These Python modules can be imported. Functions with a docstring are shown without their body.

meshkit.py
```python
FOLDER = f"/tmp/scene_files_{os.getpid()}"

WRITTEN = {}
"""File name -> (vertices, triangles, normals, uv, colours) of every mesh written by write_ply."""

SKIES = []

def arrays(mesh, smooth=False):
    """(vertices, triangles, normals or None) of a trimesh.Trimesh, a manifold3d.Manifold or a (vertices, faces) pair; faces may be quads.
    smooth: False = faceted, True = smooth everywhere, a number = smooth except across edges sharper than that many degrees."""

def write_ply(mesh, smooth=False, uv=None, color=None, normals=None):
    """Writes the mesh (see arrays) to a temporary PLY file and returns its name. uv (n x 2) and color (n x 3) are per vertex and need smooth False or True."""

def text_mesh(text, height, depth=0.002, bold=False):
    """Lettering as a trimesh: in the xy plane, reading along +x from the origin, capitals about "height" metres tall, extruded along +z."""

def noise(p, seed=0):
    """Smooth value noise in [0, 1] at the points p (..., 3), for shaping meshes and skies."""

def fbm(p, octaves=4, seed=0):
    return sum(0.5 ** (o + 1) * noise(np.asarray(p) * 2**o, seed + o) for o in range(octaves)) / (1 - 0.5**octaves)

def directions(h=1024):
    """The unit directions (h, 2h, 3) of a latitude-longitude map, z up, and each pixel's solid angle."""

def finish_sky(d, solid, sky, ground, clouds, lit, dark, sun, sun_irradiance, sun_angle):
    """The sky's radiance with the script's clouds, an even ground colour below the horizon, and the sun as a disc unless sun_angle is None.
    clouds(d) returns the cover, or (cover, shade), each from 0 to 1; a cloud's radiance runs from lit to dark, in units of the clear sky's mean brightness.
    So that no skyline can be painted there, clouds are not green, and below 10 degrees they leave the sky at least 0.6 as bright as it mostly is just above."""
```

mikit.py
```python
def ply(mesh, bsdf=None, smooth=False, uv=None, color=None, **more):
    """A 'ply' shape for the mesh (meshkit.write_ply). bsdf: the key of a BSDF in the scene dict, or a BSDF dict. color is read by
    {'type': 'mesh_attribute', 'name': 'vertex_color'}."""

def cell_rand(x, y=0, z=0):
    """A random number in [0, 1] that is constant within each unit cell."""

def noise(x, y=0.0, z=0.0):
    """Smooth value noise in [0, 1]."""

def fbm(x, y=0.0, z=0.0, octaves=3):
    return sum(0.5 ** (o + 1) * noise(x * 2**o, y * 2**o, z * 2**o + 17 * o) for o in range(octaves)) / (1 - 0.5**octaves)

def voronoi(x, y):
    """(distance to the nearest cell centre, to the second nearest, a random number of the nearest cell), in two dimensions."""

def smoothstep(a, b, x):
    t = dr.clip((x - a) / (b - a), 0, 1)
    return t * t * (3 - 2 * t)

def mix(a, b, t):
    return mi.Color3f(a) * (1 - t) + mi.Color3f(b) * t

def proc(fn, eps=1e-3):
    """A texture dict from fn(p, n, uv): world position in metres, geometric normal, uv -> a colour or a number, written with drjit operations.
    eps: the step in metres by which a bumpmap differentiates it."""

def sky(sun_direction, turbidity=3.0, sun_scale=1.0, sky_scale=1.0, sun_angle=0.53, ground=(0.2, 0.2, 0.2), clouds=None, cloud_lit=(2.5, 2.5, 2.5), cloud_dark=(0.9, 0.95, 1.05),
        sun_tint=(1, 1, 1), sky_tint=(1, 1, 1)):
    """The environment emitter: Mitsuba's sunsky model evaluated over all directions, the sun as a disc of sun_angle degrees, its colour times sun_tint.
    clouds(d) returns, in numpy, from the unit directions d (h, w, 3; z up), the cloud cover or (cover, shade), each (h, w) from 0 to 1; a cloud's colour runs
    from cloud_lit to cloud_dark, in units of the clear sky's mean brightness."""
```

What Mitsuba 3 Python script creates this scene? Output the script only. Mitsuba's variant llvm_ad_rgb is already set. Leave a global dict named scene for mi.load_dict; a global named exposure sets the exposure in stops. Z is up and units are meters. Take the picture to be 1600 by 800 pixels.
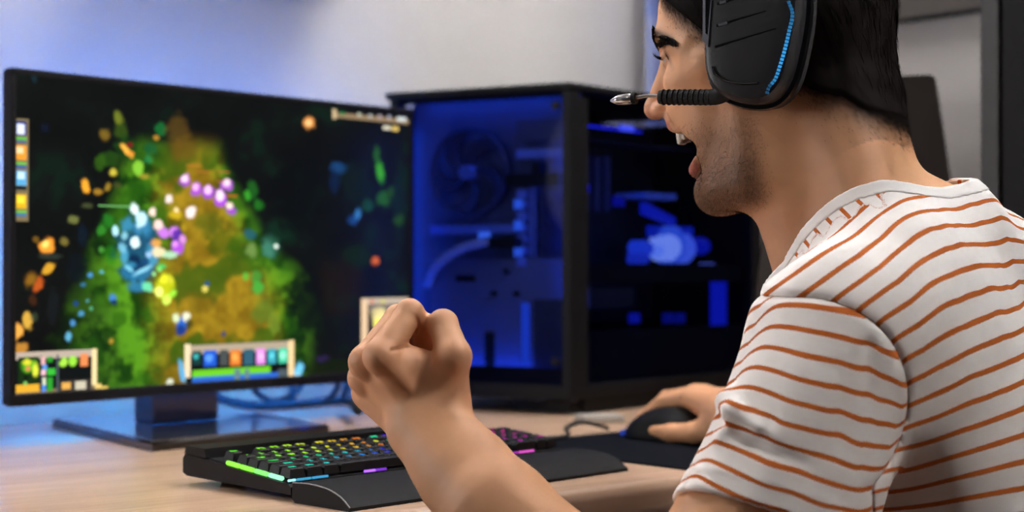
import math, random
import numpy as np, trimesh, drjit as dr, mitsuba as mi, mikit, meshkit
from mikit import noise, fbm, smoothstep, mix, cell_rand
from scipy.spatial import cKDTree
from scipy import ndimage

T = mi.ScalarTransform4f
scene, labels = {'type': 'scene'}, {}
rng = np.random.default_rng(7)

# ------------------------------------------------------------------ camera, light, exposure
F = 2457.0                                   # focal length in pixels of the 1600 x 800 frame
PITCH = 19.0 / F                             # the horizon lies a little under the middle of the frame
CAM = np.array([0.0, 0.0, 0.96])
FWD = np.array([0, math.cos(PITCH), math.sin(PITCH)]); UP = np.array([0, -math.sin(PITCH), math.cos(PITCH)])
FOCUS = 1.33
exposure = -0.02
scene['camera'] = {'type': 'thinlens', 'fov': math.degrees(2 * math.atan(800 / F)), 'fov_axis': 'x', 'aperture_radius': 0.0062, 'focus_distance': FOCUS,
                   'near_clip': 0.05, 'far_clip': 50.0,
                   'to_world': T().look_at(origin=CAM.tolist(), target=(CAM + FWD).tolist(), up=[0, 0, 1])}

WARM = (1.0, 0.99, 0.985)
DISH, SIDE, KEY, RIM, TOP = 30.0, 23.0, 4.5, 90.0, 15.5            # radiance of the added, unseen lamps
LED_BLUE = (0.02, 0.225, 1.0)


def P(px, py, d):
    """World point that a pixel of the photograph shows at depth d (metres along y): used to lay the room out from measurements."""
    r = FWD + np.array([1.0, 0, 0]) * (px - 800) / F - UP * (py - 400) / F
    return CAM + r * d / r[1]


def on_desk(px, py, z=0.75):
    r = FWD + np.array([1.0, 0, 0]) * (px - 800) / F - UP * (py - 400) / F
    return CAM + r * (z - CAM[2]) / r[2]


def V(*a): return np.array(a, float)
def unit(v): v = np.asarray(v, float); return v / np.linalg.norm(v)


def S(c):
    """'#rrggbb' -> linear colour."""
    x = np.array([int(c[i:i + 2], 16) for i in (1, 3, 5)]) / 255
    return [float(a) for a in np.where(x < 0.04045, x / 12.92, ((x + 0.055) / 1.055) ** 2.4)]


# ------------------------------------------------------------------ materials
def rgb(c): return {'type': 'rgb', 'value': list(map(float, c))}


def mat(name, color, rough=0.5, metallic=0.0, spec=0.5, two=True, **more):
    c = color if isinstance(color, dict) else rgb(S(color) if isinstance(color, str) else color)
    b = {'type': 'principled', 'base_color': c, 'roughness': rough, 'metallic': metallic, 'specular': spec, **more}
    scene['mat_' + name] = {'type': 'twosided', 'bsdf': b} if two else b
    return 'mat_' + name


def emit(radiance, **more):
    r = radiance if isinstance(radiance, dict) else rgb(radiance)
    return {'emitter': {'type': 'area', 'radiance': r, **more}}


BLACK = mat('black_plastic', '#0b0b0d', 0.5, spec=0.18)
BLACK_GLOSS = mat('black_gloss', '#0c0c0e', 0.1, spec=0.6)
BLACK_MATTE = mat('black_matte', '#0e0e10', 0.7, spec=0.2)
CASE = mat('case_steel', '#08080b', 0.55, spec=0.2)
TRAY = mat('tray_paint', '#3a4058', 0.5)
TRAY_DARK = mat('tray_dark', '#14161f', 0.5)
CHROME = mat('chrome', (0.8, 0.8, 0.82), 0.18, 1.0)
STEEL = mat('steel', (0.5, 0.5, 0.52), 0.35, 1.0)
RUBBER = mat('rubber', '#0f0f10', 0.8)
PAPER = mat('paper', '#9a938a', 0.8)
LAMP_OFF = mat('lamp_white', '#e8e4de', 0.6)
FABRIC_DARK = mat('dark_fabric', '#1d1b18', 0.9)
scene['mat_glass'] = {'type': 'thindielectric', 'int_ior': 1.35, 'specular_transmittance': rgb((0.40, 0.46, 0.80)), 'specular_reflectance': rgb((0.015, 0.015, 0.02))}


def wall_paint(p, n, uv):
    t = fbm(p.x * 3, p.y * 3, p.z * 3)
    return mix(S('#d5d0cc'), S('#ccc7c2'), t)


WALL = mat('wall_paint', mikit.proc(wall_paint), 0.85)
CEIL = mat('ceiling_paint', '#cfcac4', 0.9)


def floor_fn(p, n, uv):
    k = dr.floor(p.x / 0.14)
    g = fbm(p.x * 40, p.y * 3, 2.0)
    c = mix(S('#4a3424'), S('#6b4c34'), g * 0.7 + 0.3 * cell_rand(k))
    gap = smoothstep(0.0, 0.02, dr.abs(p.x / 0.14 - k - 0.5) - 0.47)
    return c * (1 - 0.6 * gap)


FLOOR = mat('floor_wood', mikit.proc(floor_fn), 0.5)


# ------------------------------------------------------------------ mesh helpers
def put(key, mesh, bsdf, smooth=False, **more):
    scene[key] = mikit.ply(mesh, bsdf, smooth, **more)
    return key


def tag(key, label, category=None, group=None, kind=None):
    d = {'label': label}
    if category: d['category'] = category
    if group: d['group'] = group
    if kind: d['kind'] = kind
    labels[key] = d


_n = {}
def num(name):
    """name, then name_001, name_002 ..."""
    i = _n.get(name, 0); _n[name] = i + 1
    return name if i == 0 else f'{name}_{i:03d}'


def frame(origin, x, y=None, z=(0, 0, 1)):
    m = np.eye(4); x = unit(x); z = unit(z)
    y = unit(np.cross(z, x)) if y is None else np.asarray(y, float)
    m[:3, 0], m[:3, 1], m[:3, 2], m[:3, 3] = x, y, z, origin
    return m


def at(mesh, m):
    mesh = mesh.copy()
    v = np.asarray(mesh.vertices) @ m[:3, :3].T + m[:3, 3]
    f = mesh.faces if np.linalg.det(m[:3, :3]) > 0 else mesh.faces[:, ::-1]
    return trimesh.Trimesh(v, f, process=False)


def rbox(x0, x1, y0, y1, z0, z1, r=0.0):
    """Box with chamfered edges."""
    if r <= 0:
        return trimesh.creation.box(bounds=[[x0, y0, z0], [x1, y1, z1]])
    pts = []
    lo, hi = (x0, y0, z0), (x1, y1, z1)
    for i in range(8):
        c = [hi[k] if i >> k & 1 else lo[k] for k in range(3)]
        s = [-1 if i >> k & 1 else 1 for k in range(3)]
        for k in range(3):
            q = [c[j] + (0 if j == k else s[j] * r) for j in range(3)]
            pts.append(q)
            if r > 0.0015:
                pts.append([c[j] + s[j] * r * (0.12 if j == k else 0.55) for j in range(3)])
    return trimesh.convex.convex_hull(np.array(pts))


def hull(pts): return trimesh.convex.convex_hull(np.asarray(pts, float))
def join(ms): return trimesh.util.concatenate(list(ms))


def spline(pts, n=40):
    p = np.asarray(pts, float)
    if len(p) == 2:
        return p[0] + np.linspace(0, 1, n)[:, None] * (p[1] - p[0])
    q = np.vstack([2 * p[0] - p[1], p, 2 * p[-1] - p[-2]])
    out = []
    for s in np.linspace(0, len(p) - 1 - 1e-9, n):
        i = int(s); t = s - i
        a, b, c, d = q[i:i + 4]
        out.append(0.5 * (2 * b + (c - a) * t + (2 * a - 5 * b + 4 * c - d) * t * t + (3 * b - a - 3 * c + d) * t ** 3))
    return np.array(out)


def tube(pts, r, sides=10, n=None, caps=True):
    p = spline(pts, n) if n else np.asarray(pts, float)
    rad = np.interp(np.linspace(0, 1, len(p)), np.linspace(0, 1, np.size(r)), np.atleast_1d(r)) if np.size(r) > 1 else np.full(len(p), float(r))
    t = np.gradient(p, axis=0); t /= np.linalg.norm(t, axis=1, keepdims=True) + 1e-12
    a = np.cross(t[0], [0, 0, 1.0]); a = unit(a if np.linalg.norm(a) > 1e-3 else np.cross(t[0], [1.0, 0, 0]))
    rings, ang = [], np.arange(sides) * 2 * np.pi / sides
    for i in range(len(p)):
        a = unit(a - t[i] * np.dot(a, t[i])); b = np.cross(t[i], a)
        rings.append(p[i] + rad[i] * (np.cos(ang)[:, None] * a + np.sin(ang)[:, None] * b))
    v = np.vstack(rings); f = []
    for i in range(len(p) - 1):
        for j in range(sides):
            k = (j + 1) % sides
            A, B, C, D = i * sides + j, i * sides + k, (i + 1) * sides + k, (i + 1) * sides + j
            f += [[A, B, C], [A, C, D]]
    if caps:
        v = np.vstack([v, p[0], p[-1]])
        for j in range(sides):
            k = (j + 1) % sides
            f += [[len(v) - 2, k, j], [len(v) - 1, (len(p) - 1) * sides + j, (len(p) - 1) * sides + k]]
    return trimesh.Trimesh(v, f, process=False)


def cyl(p0, p1, r0, r1=None, sides=24):
    return tube([p0, p1], [r0, r0 if r1 is None else r1], sides)


def lathe(profile, sides=40):
    return trimesh.creation.revolve(np.asarray(profile, float), sections=sides)


def prism(poly, z0, z1):
    from shapely import Polygon
    m = trimesh.creation.extrude_polygon(Polygon(poly), z1 - z0, engine='earcut')
    m.apply_translation([0, 0, z0])
    return m


def quad(a, b, c, d):
    return trimesh.Trimesh(np.array([a, b, c, d]), [[0, 1, 2], [0, 2, 3]], process=False)

# ------------------------------------------------------------------ the room
DZ = 0.75                                                  # desk top
CORNER = V(0.255, 2.915, 0)
RU = unit(V(0.77, 0.64, 0)); RN = V(-RU[1], RU[0], 0)     # along the back wall, and out through it
ROOM = frame(CORNER, -RU, -RN)                             # a: along the back wall from the corner, b: into the room
RA, RB, RH = 4.3, 4.6, 2.55


def room(mesh): return at(mesh, ROOM)


put('wall_back', room(rbox(-0.12, RA + 0.12, -0.12, 0, 0, RH)), WALL); tag('wall_back', 'plain pale wall behind the monitor, washed with blue light', kind='structure')
put('wall_side', room(rbox(-0.12, 0, 0, RB, 0, RH)), WALL); tag('wall_side', 'plain pale side wall behind the man', kind='structure')
put('wall_far', room(rbox(RA, RA + 0.12, 0, RB, 0, RH)), WALL); tag('wall_far', 'unseen wall opposite the side wall, darkened to cut fill light', kind='structure')
put('wall_front', room(rbox(-0.12, RA + 0.12, RB, RB + 0.12, 0, RH)), WALL); tag('wall_front', 'unseen wall facing the desk wall, darkened to cut fill light', kind='structure')
put('floor', room(rbox(-0.12, RA + 0.12, -0.12, RB + 0.12, -0.1, 0)), FLOOR); tag('floor', 'brown wooden plank floor', kind='structure')
put('ceiling', room(rbox(-0.12, RA + 0.12, -0.12, RB + 0.12, RH, RH + 0.1)), CEIL); tag('ceiling', 'plain white ceiling', kind='structure')
put('baseboard_back', room(rbox(0.0, RA, 0, 0.015, 0, 0.08)), LAMP_OFF); tag('baseboard_back', 'white baseboard', kind='structure')
put('baseboard_side', room(rbox(0, 0.015, 0.015, RB, 0, 0.08)), LAMP_OFF); tag('baseboard_side', 'white baseboard', kind='structure')

DARK_WALL = mat('low_fill_paint', '#39404e', 0.9)  # unseen walls made dark to cut fill light from the camera side
for k in ('wall_far', 'wall_front'): scene[k]['bsdf'] = {'type': 'ref', 'id': DARK_WALL}
# added lamps out of view: globes, pendant, dish and ceiling lamp
def added_globe_lamp(x, y, h, r, power, label, tint=WARM):  # globe lamp added out of view for its light
    k = num('added_globe_lamp'); tag(k, label, 'floor lamp')
    base = V(x, y, 0)
    put(k + '__base', at(lathe([[0, 0], [0.15, 0], [0.15, 0.015], [0.02, 0.03], [0, 0.03]]), frame(base, (1, 0, 0))), BLACK, 30)
    put(k + '__pole', cyl(base + V(0, 0, 0.02), base + V(0, 0, h - r * 0.9), 0.012), BLACK, 30)
    g = trimesh.creation.icosphere(3, r); g.apply_translation([x, y, h])
    put(k + '__globe', g, LAMP_OFF, True, **emit([c * power for c in tint]))


added_globe_lamp(-0.95, 0.30, 1.9, 0.17, KEY, 'added unseen globe floor lamp giving fill light from the open room')  # added lamp, fill from the open room
c0 = V(-.50, 1.80, 1.80); dv = unit(V(.20, 1.38, 1.08) - c0); a1 = unit(np.cross(dv, V(0, 0, 1)))  # pendant added out of view to light the face from the front
m = np.eye(4); m[:3, 0], m[:3, 1], m[:3, 2], m[:3, 3] = a1, np.cross(dv, a1), dv, c0
put('added_pendant_lamp__bulb_cover', at(trimesh.Trimesh(np.vstack([[[0, 0, 0]], [[.15 * math.cos(t), .15 * math.sin(t), 0] for t in np.arange(48) * math.pi / 24]]), [[0, 1 + i, 1 + (i + 1) % 48] for i in range(48)], process=False), m), LAMP_OFF, **emit([DISH * x for x in WARM]))
put('added_pendant_lamp__shade', at(lathe([[0, -.12], [.155, 0.01], [.165, .16], [.17, .16], [.16, 0], [.01, -.13], [0, -.13]], 40), m), BLACK)
put('added_pendant_lamp__cord', tube([c0 - dv * .13, c0 - dv * .17 + V(0, 0, .06), V(c0[0] - .06, c0[1] + .03, 2.2), V(c0[0] - .06, c0[1] + .03, RH)], .005, 8, 30), BLACK, True)
tag('added_pendant_lamp', 'added unseen pendant lamp with a deep black shade, lighting the face from over the monitor', 'pendant lamp')
q0 = V(-1.22, 1.26, 1.20); dv = unit(V(.20, 1.38, 1.08) - q0); a1 = unit(np.cross(dv, V(0, 0, 1)))  # dish lamp added out of view to light face and neck sideways
m = np.eye(4); m[:3, 0], m[:3, 1], m[:3, 2], m[:3, 3] = a1, np.cross(dv, a1), dv, q0
put('added_dish_lamp__bulb_cover', at(trimesh.Trimesh(np.vstack([[[0, 0, 0]], [[.17 * math.cos(t), .17 * math.sin(t), 0] for t in np.arange(48) * math.pi / 24]]), [[0, 1 + i, 1 + (i + 1) % 48] for i in range(48)], process=False), m), LAMP_OFF, **emit([SIDE * x for x in WARM]))
put('added_dish_lamp__shade', at(lathe([[0, -.12], [.175, 0.01], [.185, .16], [.19, .16], [.18, 0], [.01, -.13], [0, -.13]], 40), m), BLACK)
p0 = q0 - dv * .13; fl = V(p0[0], p0[1], 0)
put('added_dish_lamp__pole', tube([p0, p0 - dv * .05, fl + V(-.04, -.02, 1.0), fl + V(-.04, -.02, .02)], .011, 10, 30), BLACK, True)
put('added_dish_lamp__base', at(lathe([[0, 0], [0.16, 0], [0.16, 0.015], [0.02, 0.03], [0, 0.03]]), frame(fl + V(-.04, -.02, 0), (1, 0, 0))), BLACK, 30)
tag('added_dish_lamp', 'added unseen floor lamp with a wide dish shade, lighting the man from the side', 'floor lamp')
added_globe_lamp(1.02, 0.90, 2.22, 0.15, RIM, 'added unseen globe floor lamp giving rim light behind the seated man')  # added lamp, rim light on back and shoulder
c = CORNER - 0.26 * RU - 0.92 * RN  # ceiling lamp added out of view to brighten walls and upper surfaces
put('added_ceiling_lamp__housing', at(lathe([[0, RH], [0.4, RH], [0.4, RH - 0.06], [0.38, RH - 0.06], [0.38, RH - 0.03], [0, RH - 0.03]]), frame(V(c[0], c[1], 0), (1, 0, 0))), LAMP_OFF, 30)
put('added_ceiling_lamp__diffuser', at(trimesh.Trimesh(np.vstack([[[0, 0, RH - 0.05]], [[0.375 * math.cos(a), 0.375 * math.sin(a), RH - 0.05] for a in np.arange(48) * math.pi / 24]]),
    [[0, 1 + (i + 1) % 48, 1 + i] for i in range(48)], process=False), frame(V(c[0], c[1], 0), (1, 0, 0))), LAMP_OFF, **emit([TOP * x for x in WARM]))
tag('added_ceiling_lamp', 'added unseen round ceiling lamp with a white diffuser', 'ceiling lamp')

put('added_shade_shelf__board', room(rbox(0.68, 1.02, 0.002, 0.26, 1.485, 1.51, 0.002)), FLOOR)  # shelf added out of view to shade the back wall from the lamps
for a in (0.74, 0.94):
    put(num('added_shade_shelf__bracket'), room(join([rbox(a, a + 0.02, 0.002, 0.008, 1.511, 1.60), rbox(a, a + 0.02, 0.002, 0.22, 1.5105, 1.515)])), BLACK)
tag('added_shade_shelf', 'added unseen wooden shelf shading the wall above the monitor', 'shelf')

# ------------------------------------------------------------------ desk
A0, B0 = on_desk(1069, 746), on_desk(640, 799)
DU = unit(A0 - B0); DN = V(-DU[1], DU[0], 0)              # along the desk's front edge, and towards the wall
DESK = frame(V(A0[0], A0[1], 0), DU, DN)


def desk_wood(p, n, uv):
    s = p.x * DU[0] + p.y * DU[1]; t = p.x * DN[0] + p.y * DN[1]
    g = fbm(s * 5, t * 70, p.z * 70, 4); h = fbm(s * 2 + 9, t * 14, p.z * 14, 3)
    c = mix(S('#a5856c'), S('#c4a48a'), smoothstep(0.1, 0.95, 0.45 * g + 0.55 * h))
    return c * (0.93 + 0.1 * noise(s * 30, t * 300, 3))


DESKW = mat('desk_wood', mikit.proc(desk_wood), 0.26)
depth_to_wall = (CORNER - A0)[:2] @ RN[:2] - 0.004
xl, xr = -1.02, (CORNER - A0) @ RU - 0.022
prof, tk, rr = [], 0.036, 0.013
for a in np.linspace(-90, 0, 7): prof.append((rr - rr * math.cos(math.radians(a)), DZ - tk + rr + rr * math.sin(math.radians(a))))
for a in np.linspace(0, 90, 7): prof.append((rr - rr * math.cos(math.radians(a)), DZ - rr + rr * math.sin(math.radians(a))))
prof += [(depth_to_wall - 0.03, DZ), (depth_to_wall - 0.03, DZ - tk)]
top = prism(prof, xl, xr); top = at(top, np.array([[0, 0, 1, 0], [1, 0, 0, 0], [0, 1, 0, 0], [0, 0, 0, 1.0]]))
put('desk__tabletop', at(top, DESK), DESKW, 40)
for x in (xl + 0.05, xr - 0.11):
    for y in (0.08, depth_to_wall - 0.16):
        put(num('desk__leg'), at(rbox(x, x + 0.06, y, y + 0.06, 0, DZ - tk, 0.003), DESK), DESKW)
tag('desk', 'light wooden desk with a rounded front edge carrying the monitor and keyboard', 'desk')

# ------------------------------------------------------------------ things on the side wall, behind the man
def curtain_fn(p, n, uv):
    return mix(S('#b9c4ee'), S('#98a9e2'), smoothstep(0.45, 0.7, noise(p.z * 16, 5)))


CURT = mat('curtain', mikit.proc(curtain_fn), 0.9)
a0 = P(1011, 60, 2.86); b0 = P(1052, 60, 2.80)
cd = unit((b0 - a0) * V(1, 1, 0)); cn = V(cd[1], -cd[0], 0); wv = []
w = 0.16
for i in range(61):
    s = i / 60; wv.append(a0 * V(1, 1, 0) + cd * w * s + cn * (0.012 * math.sin(s * 22)))
wv = np.array(wv)
cv = np.vstack([wv + V(0, 0, 0.80), wv + V(0, 0, 2.3)])
front = trimesh.Trimesh(cv, [f for i in range(60) for f in ([i, i + 1, 62 + i], [i, 62 + i, 61 + i])], process=False)
back = trimesh.Trimesh(cv - np.tile(cn * 0.003, (122, 1)), front.faces[:, ::-1], process=False)
put('curtain', join([front, back]), CURT, True); tag('curtain', 'narrow pale blue hanging curtain beside the man\'s forehead', 'curtain')

# black cupboard at the edge of the picture, a box shelf on the side wall over the desk
c0 = CORNER + RN * -0.985 - RU * 0.40
CUP = frame(V(c0[0], c0[1], 0), -RN, RU)                    # along the side wall, and towards it
DARK = mat('dark_wood', '#15130f', 0.5)
put('cupboard__body', at(rbox(0.026, 0.70, 0.0, 0.395, 0.0, 2.1, 0.003), CUP), DARK)
put('cupboard__door', at(rbox(0.030, 0.36, -0.018, -0.001, 0.05, 2.08, 0.002), CUP), BLACK_MATTE)
put('cupboard__door_001', at(rbox(0.366, 0.69, -0.018, -0.001, 0.05, 2.08, 0.002), CUP), BLACK_MATTE)
put('cupboard__side_panel', at(rbox(0.0, 0.024, -0.018, 0.395, 0.0, 2.1, 0.002), CUP), mat('panel_grey', '#2a2a2a', 0.6))
tag('cupboard', 'tall black cupboard behind the man\'s shoulder', 'cupboard')
zs = P(1470, 17, 2.36)[2]
put('wall_board__panel', room(rbox(0.001, 0.014, 0.38, 0.975, zs + 0.004, zs + 0.30, 0.001)), mat('board_grey', '#55504c', 0.7))
put('wall_board__frame', room(rbox(0.001, 0.018, 0.38, 0.975, zs, zs + 0.004)), BLACK)
tag('wall_board', 'dark grey board on the pale wall behind the man\'s head', 'board')

# ------------------------------------------------------------------ monitor
HM = 0.39
dl, dr_ = F * HM / 531, F * HM / 418
ML, MR = P(17, 636, dl), P(645, 590, dr_)
zb = 0.5 * (ML[2] + MR[2]); ML[2] = MR[2] = zb
MU = unit(MR - ML); MW = np.linalg.norm(MR - ML)
MON = frame(ML, MU, -np.cross(MU, V(0, 0, 1)) * 1.0)
MON[:3, 1] = np.cross(V(0, 0, 1), MU)                      # y: away from the viewer
MN = -MON[:3, 1]


def mon(m): return at(m, MON)


tag('monitor', 'wide black monitor showing a fantasy battle game', 'monitor')
BZ, CH = 0.007, 0.014
outer = [(0, 0), (MW, 0), (MW, HM), (0, HM)]
ring = [rbox(0, MW, 0.0, 0.012, 0, CH, 0.0012), rbox(0, MW, 0.0, 0.012, HM - BZ, HM, 0.0012), rbox(0, BZ, 0.0, 0.012, CH, HM - BZ, 0.0012), rbox(MW - BZ, MW, 0.0, 0.012, CH, HM - BZ, 0.0012)]
put('monitor__bezel', mon(join(ring)), BLACK, 30)
put('monitor__housing', mon(join([rbox(0.001, MW - 0.001, 0.011, 0.022, 0.001, HM - 0.001, 0.003), hull([(x, y, z_) for x, z_, y in
    [(0.06, 0.04, 0.021), (MW - 0.06, 0.04, 0.021), (0.06, HM - 0.05, 0.021), (MW - 0.06, HM - 0.05, 0.021), (0.12, 0.08, 0.05), (MW - 0.12, 0.08, 0.05), (0.12, HM - 0.09, 0.05), (MW - 0.12, HM - 0.09, 0.05)]])])), BLACK, 30)
sx0, sx1, sz0, sz1 = BZ, MW - BZ, CH, HM - BZ


def suv(px, py):
    """Pixel measured on the photograph -> place on the screen panel (0..1 across, 0..1 up)."""
    r = FWD + V(1, 0, 0) * (px - 800) / F - UP * (py - 400) / F
    t = ((ML - CAM) @ MN) / (r @ MN)
    q = CAM + r * t - ML
    return ((q @ MU) - sx0) / (sx1 - sx0), (q[2] - sz0) / (sz1 - sz0)


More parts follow.
